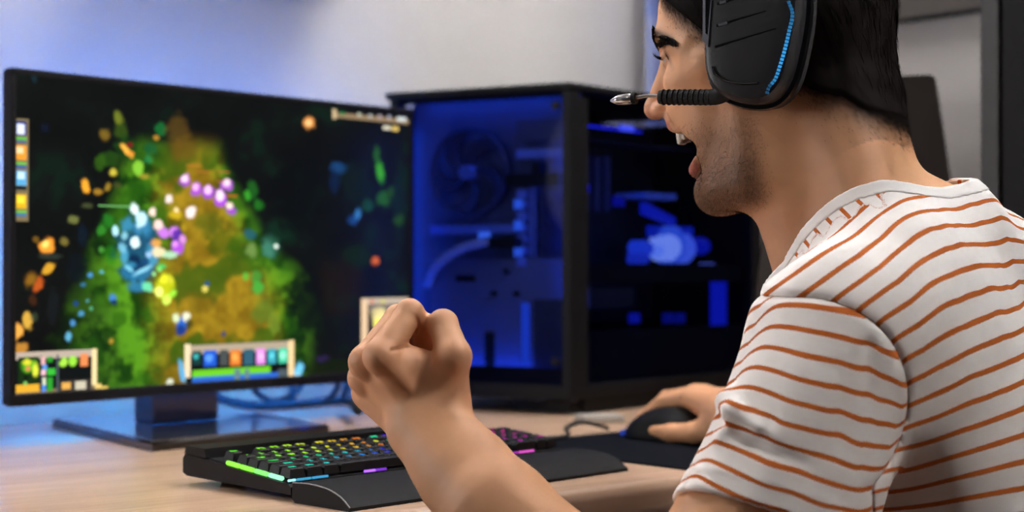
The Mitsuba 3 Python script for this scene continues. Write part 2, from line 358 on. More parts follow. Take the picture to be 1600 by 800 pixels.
BLOBS = []          # (u, v, ru, rv, angle, colour, opacity, sharpness)
def blob(px, py, rx, ry, col, op=1.0, ang=0.0, sharp=0.5):
    u, v = suv(px, py); u1, _ = suv(px + rx, py); _, v1 = suv(px, py - ry)
    BLOBS.append((u, v, abs(u1 - u), abs(v1 - v), ang, S(col), op, sharp))
def bar(x0, y0, x1, y1, col, op=1.0):
    """Corners in pixels: (x0, y0) upper edge at the near end, (x1, y1) lower edge at the far end."""
    ua, va = suv(x0, y0); ub, vb = suv(x1, y1)
    BLOBS.append((min(ua, ub), max(ua, ub), min(va, vb), max(va, vb), None, S(col), op, 0))
for q in [
    # foliage at the upper left of the clearing
    (186, 185, 7, 14, '#7d8a2a', .9, .3), (190, 205, 12, 14, '#41601c', .8), (165, 210, 9, 11, '#8f7226', .8, .6), (197, 232, 22, 20, '#22511c', .8), (175, 250, 20, 16, '#2e5a1a', .8),
    (158, 255, 10, 14, '#3b6b1a', .8), (252, 202, 11, 12, '#1d7a3a', .85), (246, 215, 6, 5, '#c08a30', .8), (236, 232, 12, 12, '#1d6b3a', .8), (233, 248, 8, 8, '#2a8a4a', .8),
    (200, 236, 15, 6, '#f0b040', 1, -.7), (206, 240, 6, 5, '#e09030', 1), (204, 226, 6, 5, '#8a1d20', .9), (178, 268, 8, 8, '#d0c040', .9), (217, 262, 9, 13, '#86c83a', .9, .4), (228, 276, 8, 5, '#a89a30', .8),
    (135, 291, 7, 15, '#f2a52e', 1, .4), (155, 300, 9, 6, '#b08428', .8), (170, 292, 6, 9, '#a8882c', .8, -.3), (185, 290, 8, 6, '#55602c', .7), (137, 321, 10, 5, '#56603a', .8),
    (117, 343, 11, 8, '#7e8446', .9), (101, 378, 8, 8, '#8a7c38', .85), (76, 383, 15, 16, '#f49a30', 1), (73, 380, 7, 8, '#ffe070', 1), (58, 374, 6, 5, '#8a6420', .8), (80, 400, 20, 6, '#39433a', .8),
    (77, 420, 11, 8, '#d8a02c', .95, .7), (50, 438, 13, 16, '#9a6a1c', .9, .5), (60, 446, 9, 16, '#c0561c', .9, -.5), (45, 500, 10, 16, '#d8a840', .95), (29, 518, 9, 14, '#f0a848', 1), (34, 545, 14, 12, '#c08432', .9),
    (53, 470, 8, 12, '#54301a', .8), (55, 495, 8, 10, '#4a5a40', .6),
    (130, 365, 10, 22, '#16283a', .7), (120, 420, 18, 30, '#121c26', .7), (84, 480, 10, 30, '#20262a', .6),
    # blue blooms beside the grass
    (115, 505, 5, 6, '#4a8ac0', .9), (109, 526, 6, 10, '#62aed0', .9), (128, 490, 6, 6, '#4a90b8', .9), (120, 474, 5, 6, '#204a8a', .9), (138, 470, 4, 4, '#5aa0a0', .8), (144, 482, 4, 4, '#5ab080', .8),
    (160, 425, 5, 4, '#60b0c0', .8), (143, 430, 6, 6, '#4a90c8', .9), (131, 445, 6, 5, '#3a7aa0', .8), (178, 465, 7, 8, '#3f7fd0', .95), (180, 472, 6, 5, '#1d3d6a', .9), (160, 390, 5, 5, '#52a040', .8),
    (172, 345, 10, 14, '#2c8a28', .8), (160, 360, 8, 10, '#3da030', .7), (175, 400, 14, 20, '#2f8a1c', .6),
    # the ice creature
    (215, 385, 34, 58, '#1d5a80', .95), (200, 352, 14, 16, '#3a8ab0', .9), (222, 352, 16, 22, '#3a86b0', .9), (240, 400, 12, 22, '#4a9ac0', .8), (215, 425, 32, 16, '#2a7aa8', .8), (215, 448, 20, 10, '#2f7da8', .9),
    (196, 400, 8, 20, '#4aa0c4', .8), (212, 405, 12, 10, '#0f3058', .9), (215, 417, 20, 10, '#143a66', .8), (228, 408, 8, 8, '#1a4a80', .8), (207, 414, 9, 7, '#3a90b8', .7),
    (212, 327, 7, 11, '#e8ffff', 1, .5), (222, 343, 9, 14, '#c8f4ff', 1, -.5), (182, 360, 7, 8, '#b8f0ff', 1), (213, 378, 9, 10, '#e0ffff', 1, 0, .8), (196, 368, 6, 8, '#90d0e0', .8), (193, 388, 8, 10, '#7ac0dc', .8), (234, 398, 6, 6, '#a0c8f0', .9),
    (225, 422, 16, 4, '#90d8f0', .8, .4), (204, 420, 10, 4, '#80d0e8', .8, -.5), (232, 448, 9, 9, '#70e0a8', .9), (255, 416, 8, 5, '#40c060', .9),
    # the yellow-green one
    (260, 448, 18, 24, '#c0c818', .95), (250, 456, 7, 8, '#f4ff80', 1), (262, 468, 8, 9, '#d8ff60', 1), (272, 458, 7, 8, '#a0e840', 1), (258, 436, 8, 8, '#e8e830', 1), (268, 438, 6, 8, '#d0d030', 1), (242, 428, 4, 4, '#a0f0a0', .9), (250, 420, 5, 5, '#80e070', .9),
    # small troops
    (240, 331, 8, 9, '#ffe0d0', 1), (266, 311, 8, 9, '#ffe4dc', 1), (249, 351, 8, 9, '#ffd8d0', 1), (300, 332, 9, 10, '#ffeae4', 1), (276, 335, 14, 8, '#c8a820', .95), (277, 328, 5, 5, '#ffe0a0', 1), (289, 355, 5, 8, '#b09020', .8),
    (292, 283, 10, 12, '#a040d0', 1), (291, 280, 7, 8, '#ffd8f0', 1), (308, 297, 10, 12, '#a848d8', 1), (307, 293, 6, 7, '#ffb8f8', 1), (328, 301, 10, 12, '#9a40d0', 1), (327, 297, 6, 8, '#ffc8ff', 1),
    (346, 311, 11, 13, '#b048e0', 1), (345, 306, 7, 8, '#ffe0ff', 1), (362, 328, 10, 12, '#a040d0', 1), (361, 322, 7, 8, '#ffe8d0', 1), (357, 289, 10, 10, '#b060d0', 1), (356, 285, 6, 7, '#ffd8e8', 1),
    (258, 365, 10, 9, '#c878e0', 1), (273, 362, 8, 10, '#d080e8', 1), (279, 368, 9, 10, '#5020a0', .9), (287, 374, 6, 8, '#d890d8', 1), (279, 388, 11, 12, '#b050d8', 1), (275, 382, 6, 6, '#e090ff', 1), (246, 380, 10, 8, '#e0a050', .95), (250, 394, 14, 9, '#f0e0b0', .9), (268, 398, 14, 7, '#b0e0b8', .9),
    (286, 505, 9, 14, '#2a62c0', 1), (277, 496, 7, 9, '#d8e8b8', 1), (293, 495, 7, 9, '#e8e8c8', 1), (285, 516, 8, 9, '#1c3f90', 1), (297, 506, 6, 10, '#3a4a20', .7),
    (322, 452, 6, 7, '#e0d060', 1), (325, 443, 5, 5, '#2a5a90', .9), (351, 521, 4, 5, '#2a4a80', .9), (175, 533, 5, 6, '#b09030', .9),
    # right bank
    (395, 300, 10, 20, '#2a7a2a', .7), (388, 305, 6, 10, '#3aa02a', .9, .4), (405, 320, 10, 10, '#2a8a28', .7), (392, 366, 12, 9, '#2a6a80', .8), (425, 385, 16, 22, '#3a7a60', .8), (420, 390, 10, 16, '#4a907a', .7, .4), (433, 385, 4, 4, '#f0fff0', 1), (440, 360, 26, 22, '#17402c', .6),
    (395, 392, 10, 14, '#7a9a50', .8), (402, 432, 10, 12, '#3a9a38', .8), (405, 450, 12, 12, '#34b040', .8), (385, 432, 6, 8, '#4ab83a', .8), (412, 485, 18, 22, '#6a8a2a', .7), (430, 505, 10, 20, '#7a962e', .7), (445, 560, 16, 20, '#1f5a1c', .6),
    (350, 380, 30, 26, '#3f6a10', .6), (330, 350, 30, 22, '#46701a', .5), (310, 470, 36, 20, '#7e6a18', .5),
    (485, 192, 10, 11, '#f0a050', 1), (484, 192, 5, 6, '#ffd090', 1), (588, 407, 7, 8, '#c0582a', 1), (530, 262, 14, 11, '#1d4a80', .9), (524, 285, 10, 22, '#142a50', .8), (595, 270, 8, 22, '#3aa02a', .9, .25), (590, 240, 6, 16, '#2a6a24', .8), (600, 310, 12, 16, '#2a6a28', .8), (612, 300, 8, 12, '#2a5a1c', .7, -.4),
    (560, 335, 6, 12, '#3070b0', .9, -.4), (553, 345, 8, 10, '#1d4a90', .8), (575, 320, 10, 12, '#206050', .7), (560, 290, 30, 40, '#142620', .6), (625, 320, 12, 80, '#15282a', .7), (625, 345, 10, 12, '#2a5a1c', .7), (560, 400, 24, 20, '#173014', .6), (530, 450, 40, 50, '#241a12', .7), (480, 470, 30, 60, '#0f1316', .8), (470, 300, 50, 80, '#0e1114', .8), (520, 575, 60, 16, '#1c2a10', .6), (505, 560, 12, 6, '#3a2a60', .7),
    (55, 120, 5, 10, '#1a3a44', .8), (72, 200, 8, 8, '#15203a', .7),
    (280, 205, 20, 30, '#6a5020', .7), (290, 235, 26, 22, '#7a5c1c', .7),
]: blob(*q)
for q in [
    (293, 257, 315, 260, '#c07030', .85), (308, 267, 330, 270, '#b86a30', .85), (342, 267, 360, 270, '#c06a3a', .85), (340, 282, 352, 285, '#b86a30', .7), (355, 304, 372, 308, '#c0642a', .85), (155, 320, 208, 324, '#7ac070', .9),
    # team portraits down the near edge
    (22, 184, 46, 346, '#8a7a58'), (22, 188, 43, 212, '#2a3a80'), (28, 193, 40, 210, '#e0e8ff'), (22, 213, 43, 219, '#58b848'), (22, 219, 43, 223, '#2a5aa0'), (22, 226, 43, 250, '#f09a30'), (26, 229, 38, 240, '#ffd8a0'), (22, 252, 43, 258, '#68b848'), (22, 258, 43, 263, '#2a5aa8'),
    (22, 266, 43, 290, '#5aa8d8'), (29, 268, 40, 280, '#c8ecff'), (22, 290, 43, 297, '#1d2a30'), (22, 303, 43, 326, '#e0b020'), (28, 306, 40, 318, '#ffe040'), (22, 328, 43, 333, '#70b840'), (22, 333, 43, 338, '#3a78a8'),
    # panel at the near lower corner
    (25, 552, 152, 616, '#141a1c'), (25, 551, 146, 557, '#b8a898'), (26, 611, 150, 616, '#8a7458'), (30, 559, 62, 601, '#1c3c18'), (26, 602, 63, 612, '#e0a830'), (65, 556, 67, 612, '#5a6068'), (90, 554, 93, 612, '#5a6870'), (145, 545, 153, 602, '#f0d8a0'), (150, 600, 160, 607, '#e8c878'), (156, 604, 170, 610, '#e0c060'),
    (66, 558, 72, 570, '#e8b0b0'), (68, 570, 75, 578, '#5a98e0'), (66, 578, 73, 586, '#f0c0c8'), (68, 590, 73, 602, '#d8e0c0'), (67, 602, 73, 612, '#4a8ae0'), (75, 558, 84, 566, '#2a9a2a'), (75, 576, 88, 586, '#38b838'), (75, 590, 84, 611, '#30a030'), (93, 595, 144, 610, '#4a4440'), (98, 598, 112, 608, '#e0a850'), (119, 596, 136, 608, '#c8c0a8'), (127, 553, 139, 572, '#e88a50'),
    # skill bar along the lower edge
    (292, 540, 458, 602, '#10161a'), (295, 540, 460, 546, '#b0a08a'), (452, 532, 461, 590, '#f0d09a'), (290, 538, 299, 590, '#f0d8b0'), (302, 579, 424, 588, '#6ac828'), (302, 590, 440, 600, '#2a62c8'), (368, 577, 377, 597, '#6a8a90'), (384, 577, 391, 597, '#6a8a90'), (436, 577, 452, 596, '#5a6a70'),
    (302, 549, 316, 570, '#1d4a4a'), (320, 548, 340, 572, '#2058c8'), (345, 547, 358, 571, '#5a6060'), (361, 547, 378, 571, '#d87a30'), (382, 546, 398, 570, '#3a6a80'), (402, 545, 416, 569, '#e090e0'), (420, 545, 433, 568, '#3aa0b0'), (437, 544, 451, 567, '#48c8a0'),
    # corner box behind the fist
    (566, 466, 643, 550, '#2c241c'), (566, 466, 645, 474, '#b8a894'), (566, 468, 576, 540, '#e0bf98'), (578, 476, 640, 486, '#84786a'), (580, 469, 586, 473, '#d87040'), (596, 469, 604, 473, '#c8c050'),
    # score strip at the far upper corner
    (523, 172, 639, 184, '#242822'), (523, 183, 640, 187, '#988060'), (521, 170, 527, 186, '#c8b088'), (533, 175, 540, 180, '#2a8a4a'), (560, 176, 566, 182, '#b0b0a0'), (577, 178, 583, 184, '#a8a8a8'), (592, 179, 598, 185, '#a898a0'), (607, 180, 612, 186, '#a0a0b0'), (622, 182, 636, 190, '#c8d0d0'), (600, 196, 612, 203, '#d8d0b8'), (614, 197, 624, 205, '#d8b860'),
]: bar(*q)
for q in [
    (46, 572, 14, 14, '#58b020', 1), (44, 566, 9, 6, '#e0d838', 1), (57, 580, 6, 14, '#d8e040', 1), (45, 576, 5, 5, '#e08850', 1), (42, 590, 5, 6, '#101c10', .9), (100, 566, 7, 8, '#a8e848', 1), (116, 565, 7, 8, '#98e040', 1), (41, 599, 4, 4, '#80c060', .9),
    (286, 580, 5, 20, '#58b0e0', .9, .2), (468, 580, 7, 16, '#70c8f0', .95, -.3), (466, 592, 5, 8, '#e0ffff', 1), (267, 598, 6, 6, '#d8e0c8', .9), (308, 557, 6, 6, '#40b0b0', 1), (328, 560, 7, 8, '#5a98ff', 1), (369, 558, 6, 8, '#ffa850', 1), (409, 556, 5, 8, '#ffc0f8', 1), (443, 555, 6, 7, '#98f8d0', 1), (426, 556, 5, 6, '#60d0e0', 1), (595, 500, 14, 22, '#e8d890', 1), (592, 505, 7, 10, '#f8f050', 1),
]: blob(*q)
PATH = [suv(*q) for q in ((255, 235), (285, 300), (330, 400), (300, 500), (260, 600))]


def screen_fn(p, n, uv):
    u, v = uv.x, uv.y
    n1 = fbm(u * 9, v * 6, 1.0, 4); n2 = fbm(u * 34, v * 22, 5.0, 3); n3 = fbm(u * 5 + 3, v * 4, 9.0, 2); n4 = fbm(u * 95, v * 60, 2.0, 2)
    col = mix(S('#0d0f10'), S('#191d1c'), n1)
    col = mix(col, S('#123022'), 0.55 * smoothstep(0.5, 0.72, n1) * smoothstep(0.35, 0.65, n2))
    # the clearing down the middle: green grass with a brown trodden path
    c = 0.415 + 0.10 * (v - 0.5) * (v - 0.5) - 0.06 * smoothstep(0.2, 0.9, v) + 0.05 * (n3 - 0.5)
    wdt = 0.27 - 0.17 * smoothstep(0.25, 0.86, v)
    near = dr.abs(u - c) / wdt
    green = mix(S('#1a4a10'), S('#5a9a1e'), smoothstep(0.3, 0.7, n2))
    m = (1 - smoothstep(0.72, 1.18, near + 0.45 * (n1 - 0.5))) * (1 - smoothstep(0.74, 0.86, v))
    col = mix(col, green, m)
    brown = mix(S('#7a6010'), S('#b88c22'), n2)
    m2 = (1 - smoothstep(0.25, 0.8, dr.abs(u - c - 0.03) / wdt + 0.5 * (n1 - 0.45))) * (1 - smoothstep(0.74, 0.88, v))
    col = mix(col, brown, 0.9 * m2)
    col = mix(col, S('#2f6a14'), m * 0.75 * smoothstep(0.5, 0.62, fbm(u * 14 + 7, v * 9, 3.0, 3)))
    asp = (sz1 - sz0) / (sx1 - sx0)
    for (a, b, ra, rb, ang, k, op, sh) in BLOBS:
        if ang is None:                                          # an upright box a..b, ra..rb
            e = 0.0012
            m = smoothstep(a - e, a + e, u) * (1 - smoothstep(b - e, b + e, u)) * smoothstep(ra - e, ra + e, v) * (1 - smoothstep(rb - e, rb + e, v))
            col = mix(col, k, op * m)
            continue
        ca, sa = math.cos(ang), math.sin(ang)
        du, dv = (u - a), (v - b)
        x = (du * ca + dv * asp * sa) / ra; y = (-du * sa / asp + dv * ca) / rb
        d = dr.sqrt(x * x + y * y) + 0.5 * (n2 - 0.5) + 0.55 * (n4 - 0.5)
        col = mix(col, k, op * (1 - smoothstep(sh, 1.12, d)))
    l = dr.maximum(dr.maximum(col.x, col.y), col.z)
    return col * (0.75 + 0.6 * smoothstep(0.0, 0.5, l))


sq = trimesh.Trimesh([(sx0, 0.002, sz0), (sx1, 0.002, sz0), (sx1, 0.002, sz1), (sx0, 0.002, sz1)], [[0, 1, 2], [0, 2, 3]], process=False)
put('monitor__screen', mon(sq), mat('screen_glass', '#020202', 0.3, spec=0.08), uv=np.array([[0, 0], [1, 0], [1, 1], [0, 1]]), **emit(mikit.proc(screen_fn)))
tag('monitor__screen', 'lit game picture with a green and brown forest clearing')
# blue strips stuck round the back of the housing
for (xa, xb, za, zb_, pw) in ((0.05, MW - 0.05, HM - 0.034, HM - 0.022, 26), (0.05, MW - 0.05, 0.022, 0.034, 175), (0.022, 0.034, 0.05, HM - 0.05, 42), (MW - 0.034, MW - 0.022, 0.05, HM - 0.05, 24)):
    put(num('monitor__light_strip'), mon(rbox(xa, xb, 0.0215, 0.026, za, zb_)), LAMP_OFF, **emit([x * pw for x in LED_BLUE]))
    tag(list(scene)[-1], 'glowing blue light strip')
b1, b2 = on_desk(82, 668), on_desk(238, 706)
bw = 0.27
bq = np.array([b1, b2, b2 + MU * bw, b1 + MU * bw]); bc = bq.mean(0)
plate = hull([q + V(0, 0, 0.0) for q in bq] + [bc + (q - bc) * 0.975 + V(0, 0, 0.011) for q in bq] + [q + V(0, 0, 0.008) for q in bq])
put('monitor__base', plate, BLACK_GLOSS, 20)
top_ = [bc + (q - bc) * 0.965 + V(0, 0, z_) for q in bq for z_ in (0.0108, 0.0116)]
put('monitor__base__top_plate', hull(top_), mat('brushed_metal', (0.68, 0.70, 0.76), 0.2, 1.0)); tag('monitor__base__top_plate', 'smooth silvery top')
nk = V(*(P(283, 640, 2.045)[:2]), 0)
put('monitor__neck', at(rbox(-0.052, 0.052, -0.012, 0.03, DZ + 0.0117, zb + 0.16, 0.004), frame(nk, MU, MON[:3, 1])), BLACK_GLOSS, 30)

# cables hanging behind the monitor
cab = [[(330, 612, 2.15), (350, 625, 2.16), (400, 655, 2.17), (470, 668, 2.2), (540, 664, 2.25), (560, 690, 2.1)],
       [(395, 590, 2.2), (400, 612, 2.22), (430, 628, 2.24), (465, 610, 2.25), (480, 580, 2.27)],
       [(455, 590, 2.2), (457, 625, 2.2), (460, 655, 2.2), (470, 668, 2.18)],
       [(530, 585, 2.22), (524, 612, 2.22), (500, 648, 2.22), (470, 668, 2.22)],
       [(545, 590, 2.25), (535, 625, 2.25), (531, 668, 2.25)]]
for i, c in enumerate(cab):
    k = num('monitor_cable')
    pts = [P(*q) for q in c]
    for q in pts: q[2] = max(q[2], DZ + 0.02)
    put(k, tube(pts, 0.0042 if i else 0.006, 10, 40), RUBBER, True)
    tag(k, ['thick black cable looping low from behind the monitor', 'black cable drooping in a short loop under the monitor', 'black cable hanging straight down behind the monitor base',
            'black cable slanting down to the desk behind the keyboard', 'last black cable of the bunch, next to the raised fist'][i], 'cable', 'cables behind the monitor')
# small pale sheet lying against the case
q0 = on_desk(936, 660)
put('folded_paper', at(rbox(-0.03, 0.03, -0.02, 0.02, DZ, DZ + 0.011, 0.003), frame(V(q0[0], q0[1], 0), (0.9, 0.3, 0))), PAPER)
tag('folded_paper', 'small folded pale paper lying at the foot of the computer case', 'paper')

# ------------------------------------------------------------------ keyboard
k1, k2, k3 = on_desk(546, 800), on_desk(981, 736), on_desk(317, 753)
KU = unit(k2 - k1); KN = V(-KU[1], KU[0], 0)
KW = np.linalg.norm(k2 - k1); KD = (k3 - k1) @ KN
KB = frame(V(k1[0], k1[1], DZ), KU, KN)


def kb(m): return at(m, KB)


tag('keyboard', 'black gaming keyboard with glowing rainbow legends and a palm rest', 'keyboard')
KF = 0.083                                                  # y of the keyboard's own front edge, the palm rest lies before it
def ztop(y): return 0.015 + (y - KF) / (KD - KF) * 0.015
KX0, KX1 = 0.002, KW - 0.004
sec = [(KF, 0.006), (KF, 0.013), (KF + 0.004, ztop(KF + 0.004)), (KD - 0.004, ztop(KD)), (KD, ztop(KD) - 0.004), (KD, 0.012), (KD - 0.006, 0.009)]
body = prism(sec, KX0, KX1); body = at(body, np.array([[0, 0, 1, 0], [1, 0, 0, 0], [0, 1, 0, 0], [0, 0, 0, 1.0]]))
put('keyboard__case', kb(body), BLACK, 20)
deck = hull([(x, y, ztop(y) + 0.0015 * s) for x in (KX0 + 0.004, KX1 - 0.004) for y in (KF + 0.004, KD - 0.038) for s in (-1, 1)])
put('keyboard__deck', kb(deck), BLACK_MATTE)
topbar = hull([(x, y, z_) for x in (KX0 + 0.001, KX1 - 0.001) for y, z_ in ((KD - 0.036, 0.028), (KD - 0.034, 0.037), (KD - 0.004, 0.038), (KD - 0.001, 0.03))])
put('keyboard__top_bar', kb(topbar), BLACK, 20)
for x in (KX0 + 0.03, KX1 - 0.05):
    put(num('keyboard__foot'), kb(hull([(x + a, y, z_) for a in (0, 0.022) for y, z_ in ((KD - 0.03, 0), (KD - 0.022, 0), (KD - 0.035, 0.012), (KD - 0.012, 0.012))])), RUBBER)
rest = [(0.0, 0.0), (0.0, 0.003), (0.012, 0.011), (0.03, 0.0165), (0.055, 0.0185), (0.078, 0.0175), (0.079, 0.004), (0.075, 0.0)]
m = prism(rest, 0, KW); m = at(m, np.array([[0, 0, 1, 0], [1, 0, 0, 0], [0, 1, 0, 0], [0, 0, 0, 1.0]]))
def ribs(p, n, uv): return 0.5 + 0.5 * dr.sin((p.x * KU[0] + p.y * KU[1]) * 2 * math.pi / 0.0035)
scene['mat_rest'] = {'type': 'twosided', 'bsdf': {'type': 'bumpmap', 'arbitrary': mikit.proc(ribs), 'scale': 0.0004, 'bsdf': {'type': 'principled', 'base_color': rgb(S('#0a0a0c')), 'roughness': 0.6, 'specular': 0.2}}}
put('keyboard__palm_rest', kb(m), 'mat_rest', 40)
edge = kb(tube([(0.0005, y, z_ + 0.0003) for y, z_ in rest[1:6]], 0.0007, 6, 20))
put('keyboard__palm_rest__edge_line', edge, mat('edge_grey', '#77777a', 0.35))

U_ = (KW - 0.014) / 22.5
rows_y = [KF + 0.0085 + i * U_ for i in range(5)] + [KF + 0.0085 + 5.3 * U_]
KEYS = []
def run(row, x, items):
    for it in items:
        t, wd = (it, 1.0) if isinstance(it, str) else it
        if t is not None: KEYS.append((t, row, x, wd))
        x += wd
run(0, 0, [('Ctrl', 1.25), ('Win', 1.25), ('Alt', 1.25), ('', 6.25), ('Alt', 1.25), ('Fn', 1.25), ('Menu', 1.25), ('Ctrl', 1.25), (None, .25), '<', 'v', '>', (None, .25), ('0', 2), '.'])
run(1, 0, [('Shift', 2.25)] + list('ZXCVBNM,./') + [('Shift', 2.75), (None, 1.25), '^', (None, 1.25)] + list('123'))
run(2, 0, [('Caps', 1.75)] + list("ASDFGHJKL;'") + [('Enter', 2.25), (None, 3.5)] + list('456'))
run(3, 0, [('Tab', 1.5)] + list('QWERTYUIOP[]') + [('\\', 1.5), (None, .25), 'Del', 'End', 'PgD', (None, .25)] + list('789'))
run(4, 0, list('`1234567890-=') + [('Back', 2), (None, .25), 'Ins', 'Hm', 'PgU', (None, .25), 'Nm', '/', '*', '-'])
run(5, 0, ['Esc', (None, 1), 'F1', 'F2', 'F3', 'F4', (None, .5), 'F5', 'F6', 'F7', 'F8', (None, .5), 'F9', 'F10', 'F11', 'F12', (None, .25), 'Prt', 'Scr', 'Brk'])
KEYS.append(('Ent', 0, 21.5, 1.0)); KEYS.append(('+', 2, 21.5, 1.0)); 
import colorsys
def key_mesh(w, tall=1.0):
    a, b, h = w * U_ / 2 - 0.0006, tall * U_ / 2 - 0.0006, 0.0085
    i = 0.0019
    pts = []
    for sx in (-1, 1):
        for sy in (-1, 1):
            pts += [(sx * a, sy * b, 0), (sx * (a - i), sy * (b - i) + 0.0005, h - 0.0006), (sx * (a - i - 0.0008), sy * (b - i - 0.0008) + 0.0005, h)]
    return hull(pts)
KMESH, LEG = {}, {}
KEYCAP = mat('keycap', '#08080a', 0.45, spec=0.25)
def key_col(x, row):
    t = x / 22.5
    if row >= 3: hue = np.interp(t, [0, .15, .3, .45, .6, .8, 1], [.30, .24, .16, .07, .98, .93, .88])
    elif row == 2: hue = np.interp(t, [0, .15, .28, .36, .42, .6, 1], [.36, .42, .5, .58, .68, .93, .88])
    else: hue = np.interp(t, [0, .15, .3, .42, .55, 1], [.44, .5, .58, .68, .8, .88])
    return np.array(colorsys.hsv_to_rgb(hue % 1, 0.85, 1.0)) ** 2.2
tilt = math.atan2(0.015, KD - KF)
KT = np.eye(4); KT[1:3, 1:3] = [[math.cos(tilt), -math.sin(tilt)], [math.sin(tilt), math.cos(tilt)]]
for t, row, x, wd in KEYS:
    tall = 2.0 if t in ('Ent', '+') and x == 21.5 else 1.0
    y = rows_y[row] + (U_ / 2 if tall > 1 else 0) + U_ / 2 - 0.0005
    if (wd, tall) not in KMESH: KMESH[wd, tall] = mikit.ply(key_mesh(wd, tall), KEYCAP, False)
    m = np.eye(4); m[:3, 3] = (0.007 + (x + wd / 2) * U_, y, ztop(y) + 0.0035)
    m = KB @ m @ KT
    k = num('keyboard__key')
    scene[k] = {**KMESH[wd, tall], 'to_world': T(m)}
    if t:
        if t not in LEG:
            g = meshkit.text_mesh(t, 0.0052 if len(t) < 3 else 0.0034, 0.0002)
            c = g.bounds.mean(0); g.apply_translation([-c[0], -c[1] + 0.0022, 0.00855])
            LEG[t] = g
        c = key_col(x + wd / 2, row)
        scene[k + '__legend'] = {**mikit.ply(LEG[t], BLACK), 'to_world': T(m), **emit((c * (1.6 if row > 2 else 1.0)).tolist(), sampling_weight=0.0)}
# the light that leaks out under the keys: along the near end and along the front
def glow(x0, y0, x1, y1, col, power, r=0.0012):
    k = num('keyboard__light_strip')
    a, b = V(x0, y0, ztop(y0) + 0.0026), V(x1, y1, ztop(y1) + 0.0026)
    put(k, kb(tube([a, b], r, 6)), BLACK, **emit([c * power for c in col], sampling_weight=0.02))
for i in range(4):
    y = KF + 0.016 + i * 0.0215
    glow(0.0052, y, 0.0052, y + 0.0185, [(0.3, 0.9, 0.5), (0.2, 0.9, 0.15), (0.22, 0.9, 0.05), (0.25, 0.95, 0.05)][i], 1.6, 0.0022)
fr = [(0.004, 0.012, (.3, .8, .9), 1.5), (0.014, 0.03, (.05, .45, .75), .8), (0.032, 0.05, (.05, .45, .85), .8), (0.095, 0.108, (.35, .1, 1), 2.0), (0.109, 0.122, (.3, .05, .9), .8),
      (0.20, 0.222, (.8, .1, .9), 1.1), (0.223, 0.25, (.8, .1, .95), 1.6), (0.251, 0.275, (.6, .05, .85), 1.2), (0.29, 0.305, (.6, .05, .7), .7), (0.308, 0.33, (.8, .1, .6), 1.1)]
for xa, xb, col, pw in fr: glow(xa, KF + 0.0062, xb, KF + 0.0062, col, pw)
# keyboard lead
pts = [P(868, 684, 1.9), P(885, 668, 1.93), P(905, 660, 1.97), P(925, 662, 2.0), P(950, 674, 2.03)]
lead = [(KB @ np.array([KW - 0.06, KD + 0.007, 0.02, 1]))[:3]] + pts
for q in lead: q[2] = max(q[2], DZ + 0.0035)
put('keyboard_lead', tube(lead, 0.0026, 8, 50), RUBBER, True); tag('keyboard_lead', 'thin black lead arching between the keyboard and the computer case', 'cable')

# ------------------------------------------------------------------ mouse and mat
e1 = on_desk(1088, 737); ea, eb = V(-.675, .738, 0), V(.738, .675, 0)
q = [e1, e1 + ea * .315, e1 + ea * .315 + eb * .34, e1 + eb * .34]
PADM = mat('mat_cloth', '#0b0d13', 0.9, spec=0.05)
qc = np.mean(q, 0)
put('mouse_mat', hull([p + V(0, 0, z_) for p in q for z_ in (0.0, 0.0022)]), PADM); tag('mouse_mat', 'dark cloth mouse mat under the mouse', 'mouse mat')
MO = V(*on_desk(1040, 690)[:2], DZ + 0.0023)
mx = unit(V(-0.72, 0.69, 0))                                 # nose of the mouse
MOU = frame(MO, mx)
tag('mouse', 'black computer mouse with a blue glow under the man\'s hand', 'mouse')
sph = trimesh.creation.icosphere(4, 1.0); v = np.array(sph.vertices)
v[:, 2] = np.where(v[:, 2] < 0, v[:, 2] * 0.05, v[:, 2])
wid = 0.031 * (1 - 0.12 * np.exp(-((v[:, 0] - 0.1) / 0.35) ** 2))
v = np.stack([np.sign(v[:, 0]) * np.abs(v[:, 0]) ** 0.85 * 0.058, v[:, 1] * wid, v[:, 2] * 0.038 * (1 - 0.28 * v[:, 0])], 1)
v[:, 2] += 0.002
put('mouse__shell', at(trimesh.Trimesh(v, sph.faces, process=False), MOU), BLACK, True)
wh = trimesh.creation.cylinder(0.008, 0.007, sections=24); wh = at(wh, np.array([[1, 0, 0, 0.034], [0, 0, 1, 0], [0, -1, 0, 0.0165], [0, 0, 0, 1.0]]))
put('mouse__wheel', at(wh, MOU), RUBBER, 30)
put('mouse__light', at(tube([(0.05, 0.022, 0.006), (0.057, 0.012, 0.006), (0.0595, 0, 0.006), (0.057, -0.012, 0.006)], 0.003, 8, 16), MOU), BLACK, **emit((0.01, 0.04, 0.35), sampling_weight=0.02))
tag('mouse__light', 'blue light at the front')

# ------------------------------------------------------------------ computer case with two glass sides
PC0 = V(*P(891, 400, 2.23)[:2], DZ + 0.0006)                          # upright edge nearest the camera
E1, E2 = unit(V(-0.883, 0.469, 0)), unit(V(0.643, 0.766, 0)) # along the case's two glass sides
PWID, PDEP, PZ0 = 0.31, 0.52, 0.022
PZ1 = P(891, 129, 2.23)[2] - DZ
PCM = np.eye(4); PCM[:3, 0], PCM[:3, 1], PCM[:3, 3] = E1, E2, PC0


def pc(m): return at(m, PCM)


def pcb(part, bounds, bsdf, r=0.0, **more):
    k = num('computer_case__' + part)
    return put(k, pc(rbox(*bounds, r)), bsdf, 30 if r > 0.0015 else False, **more)


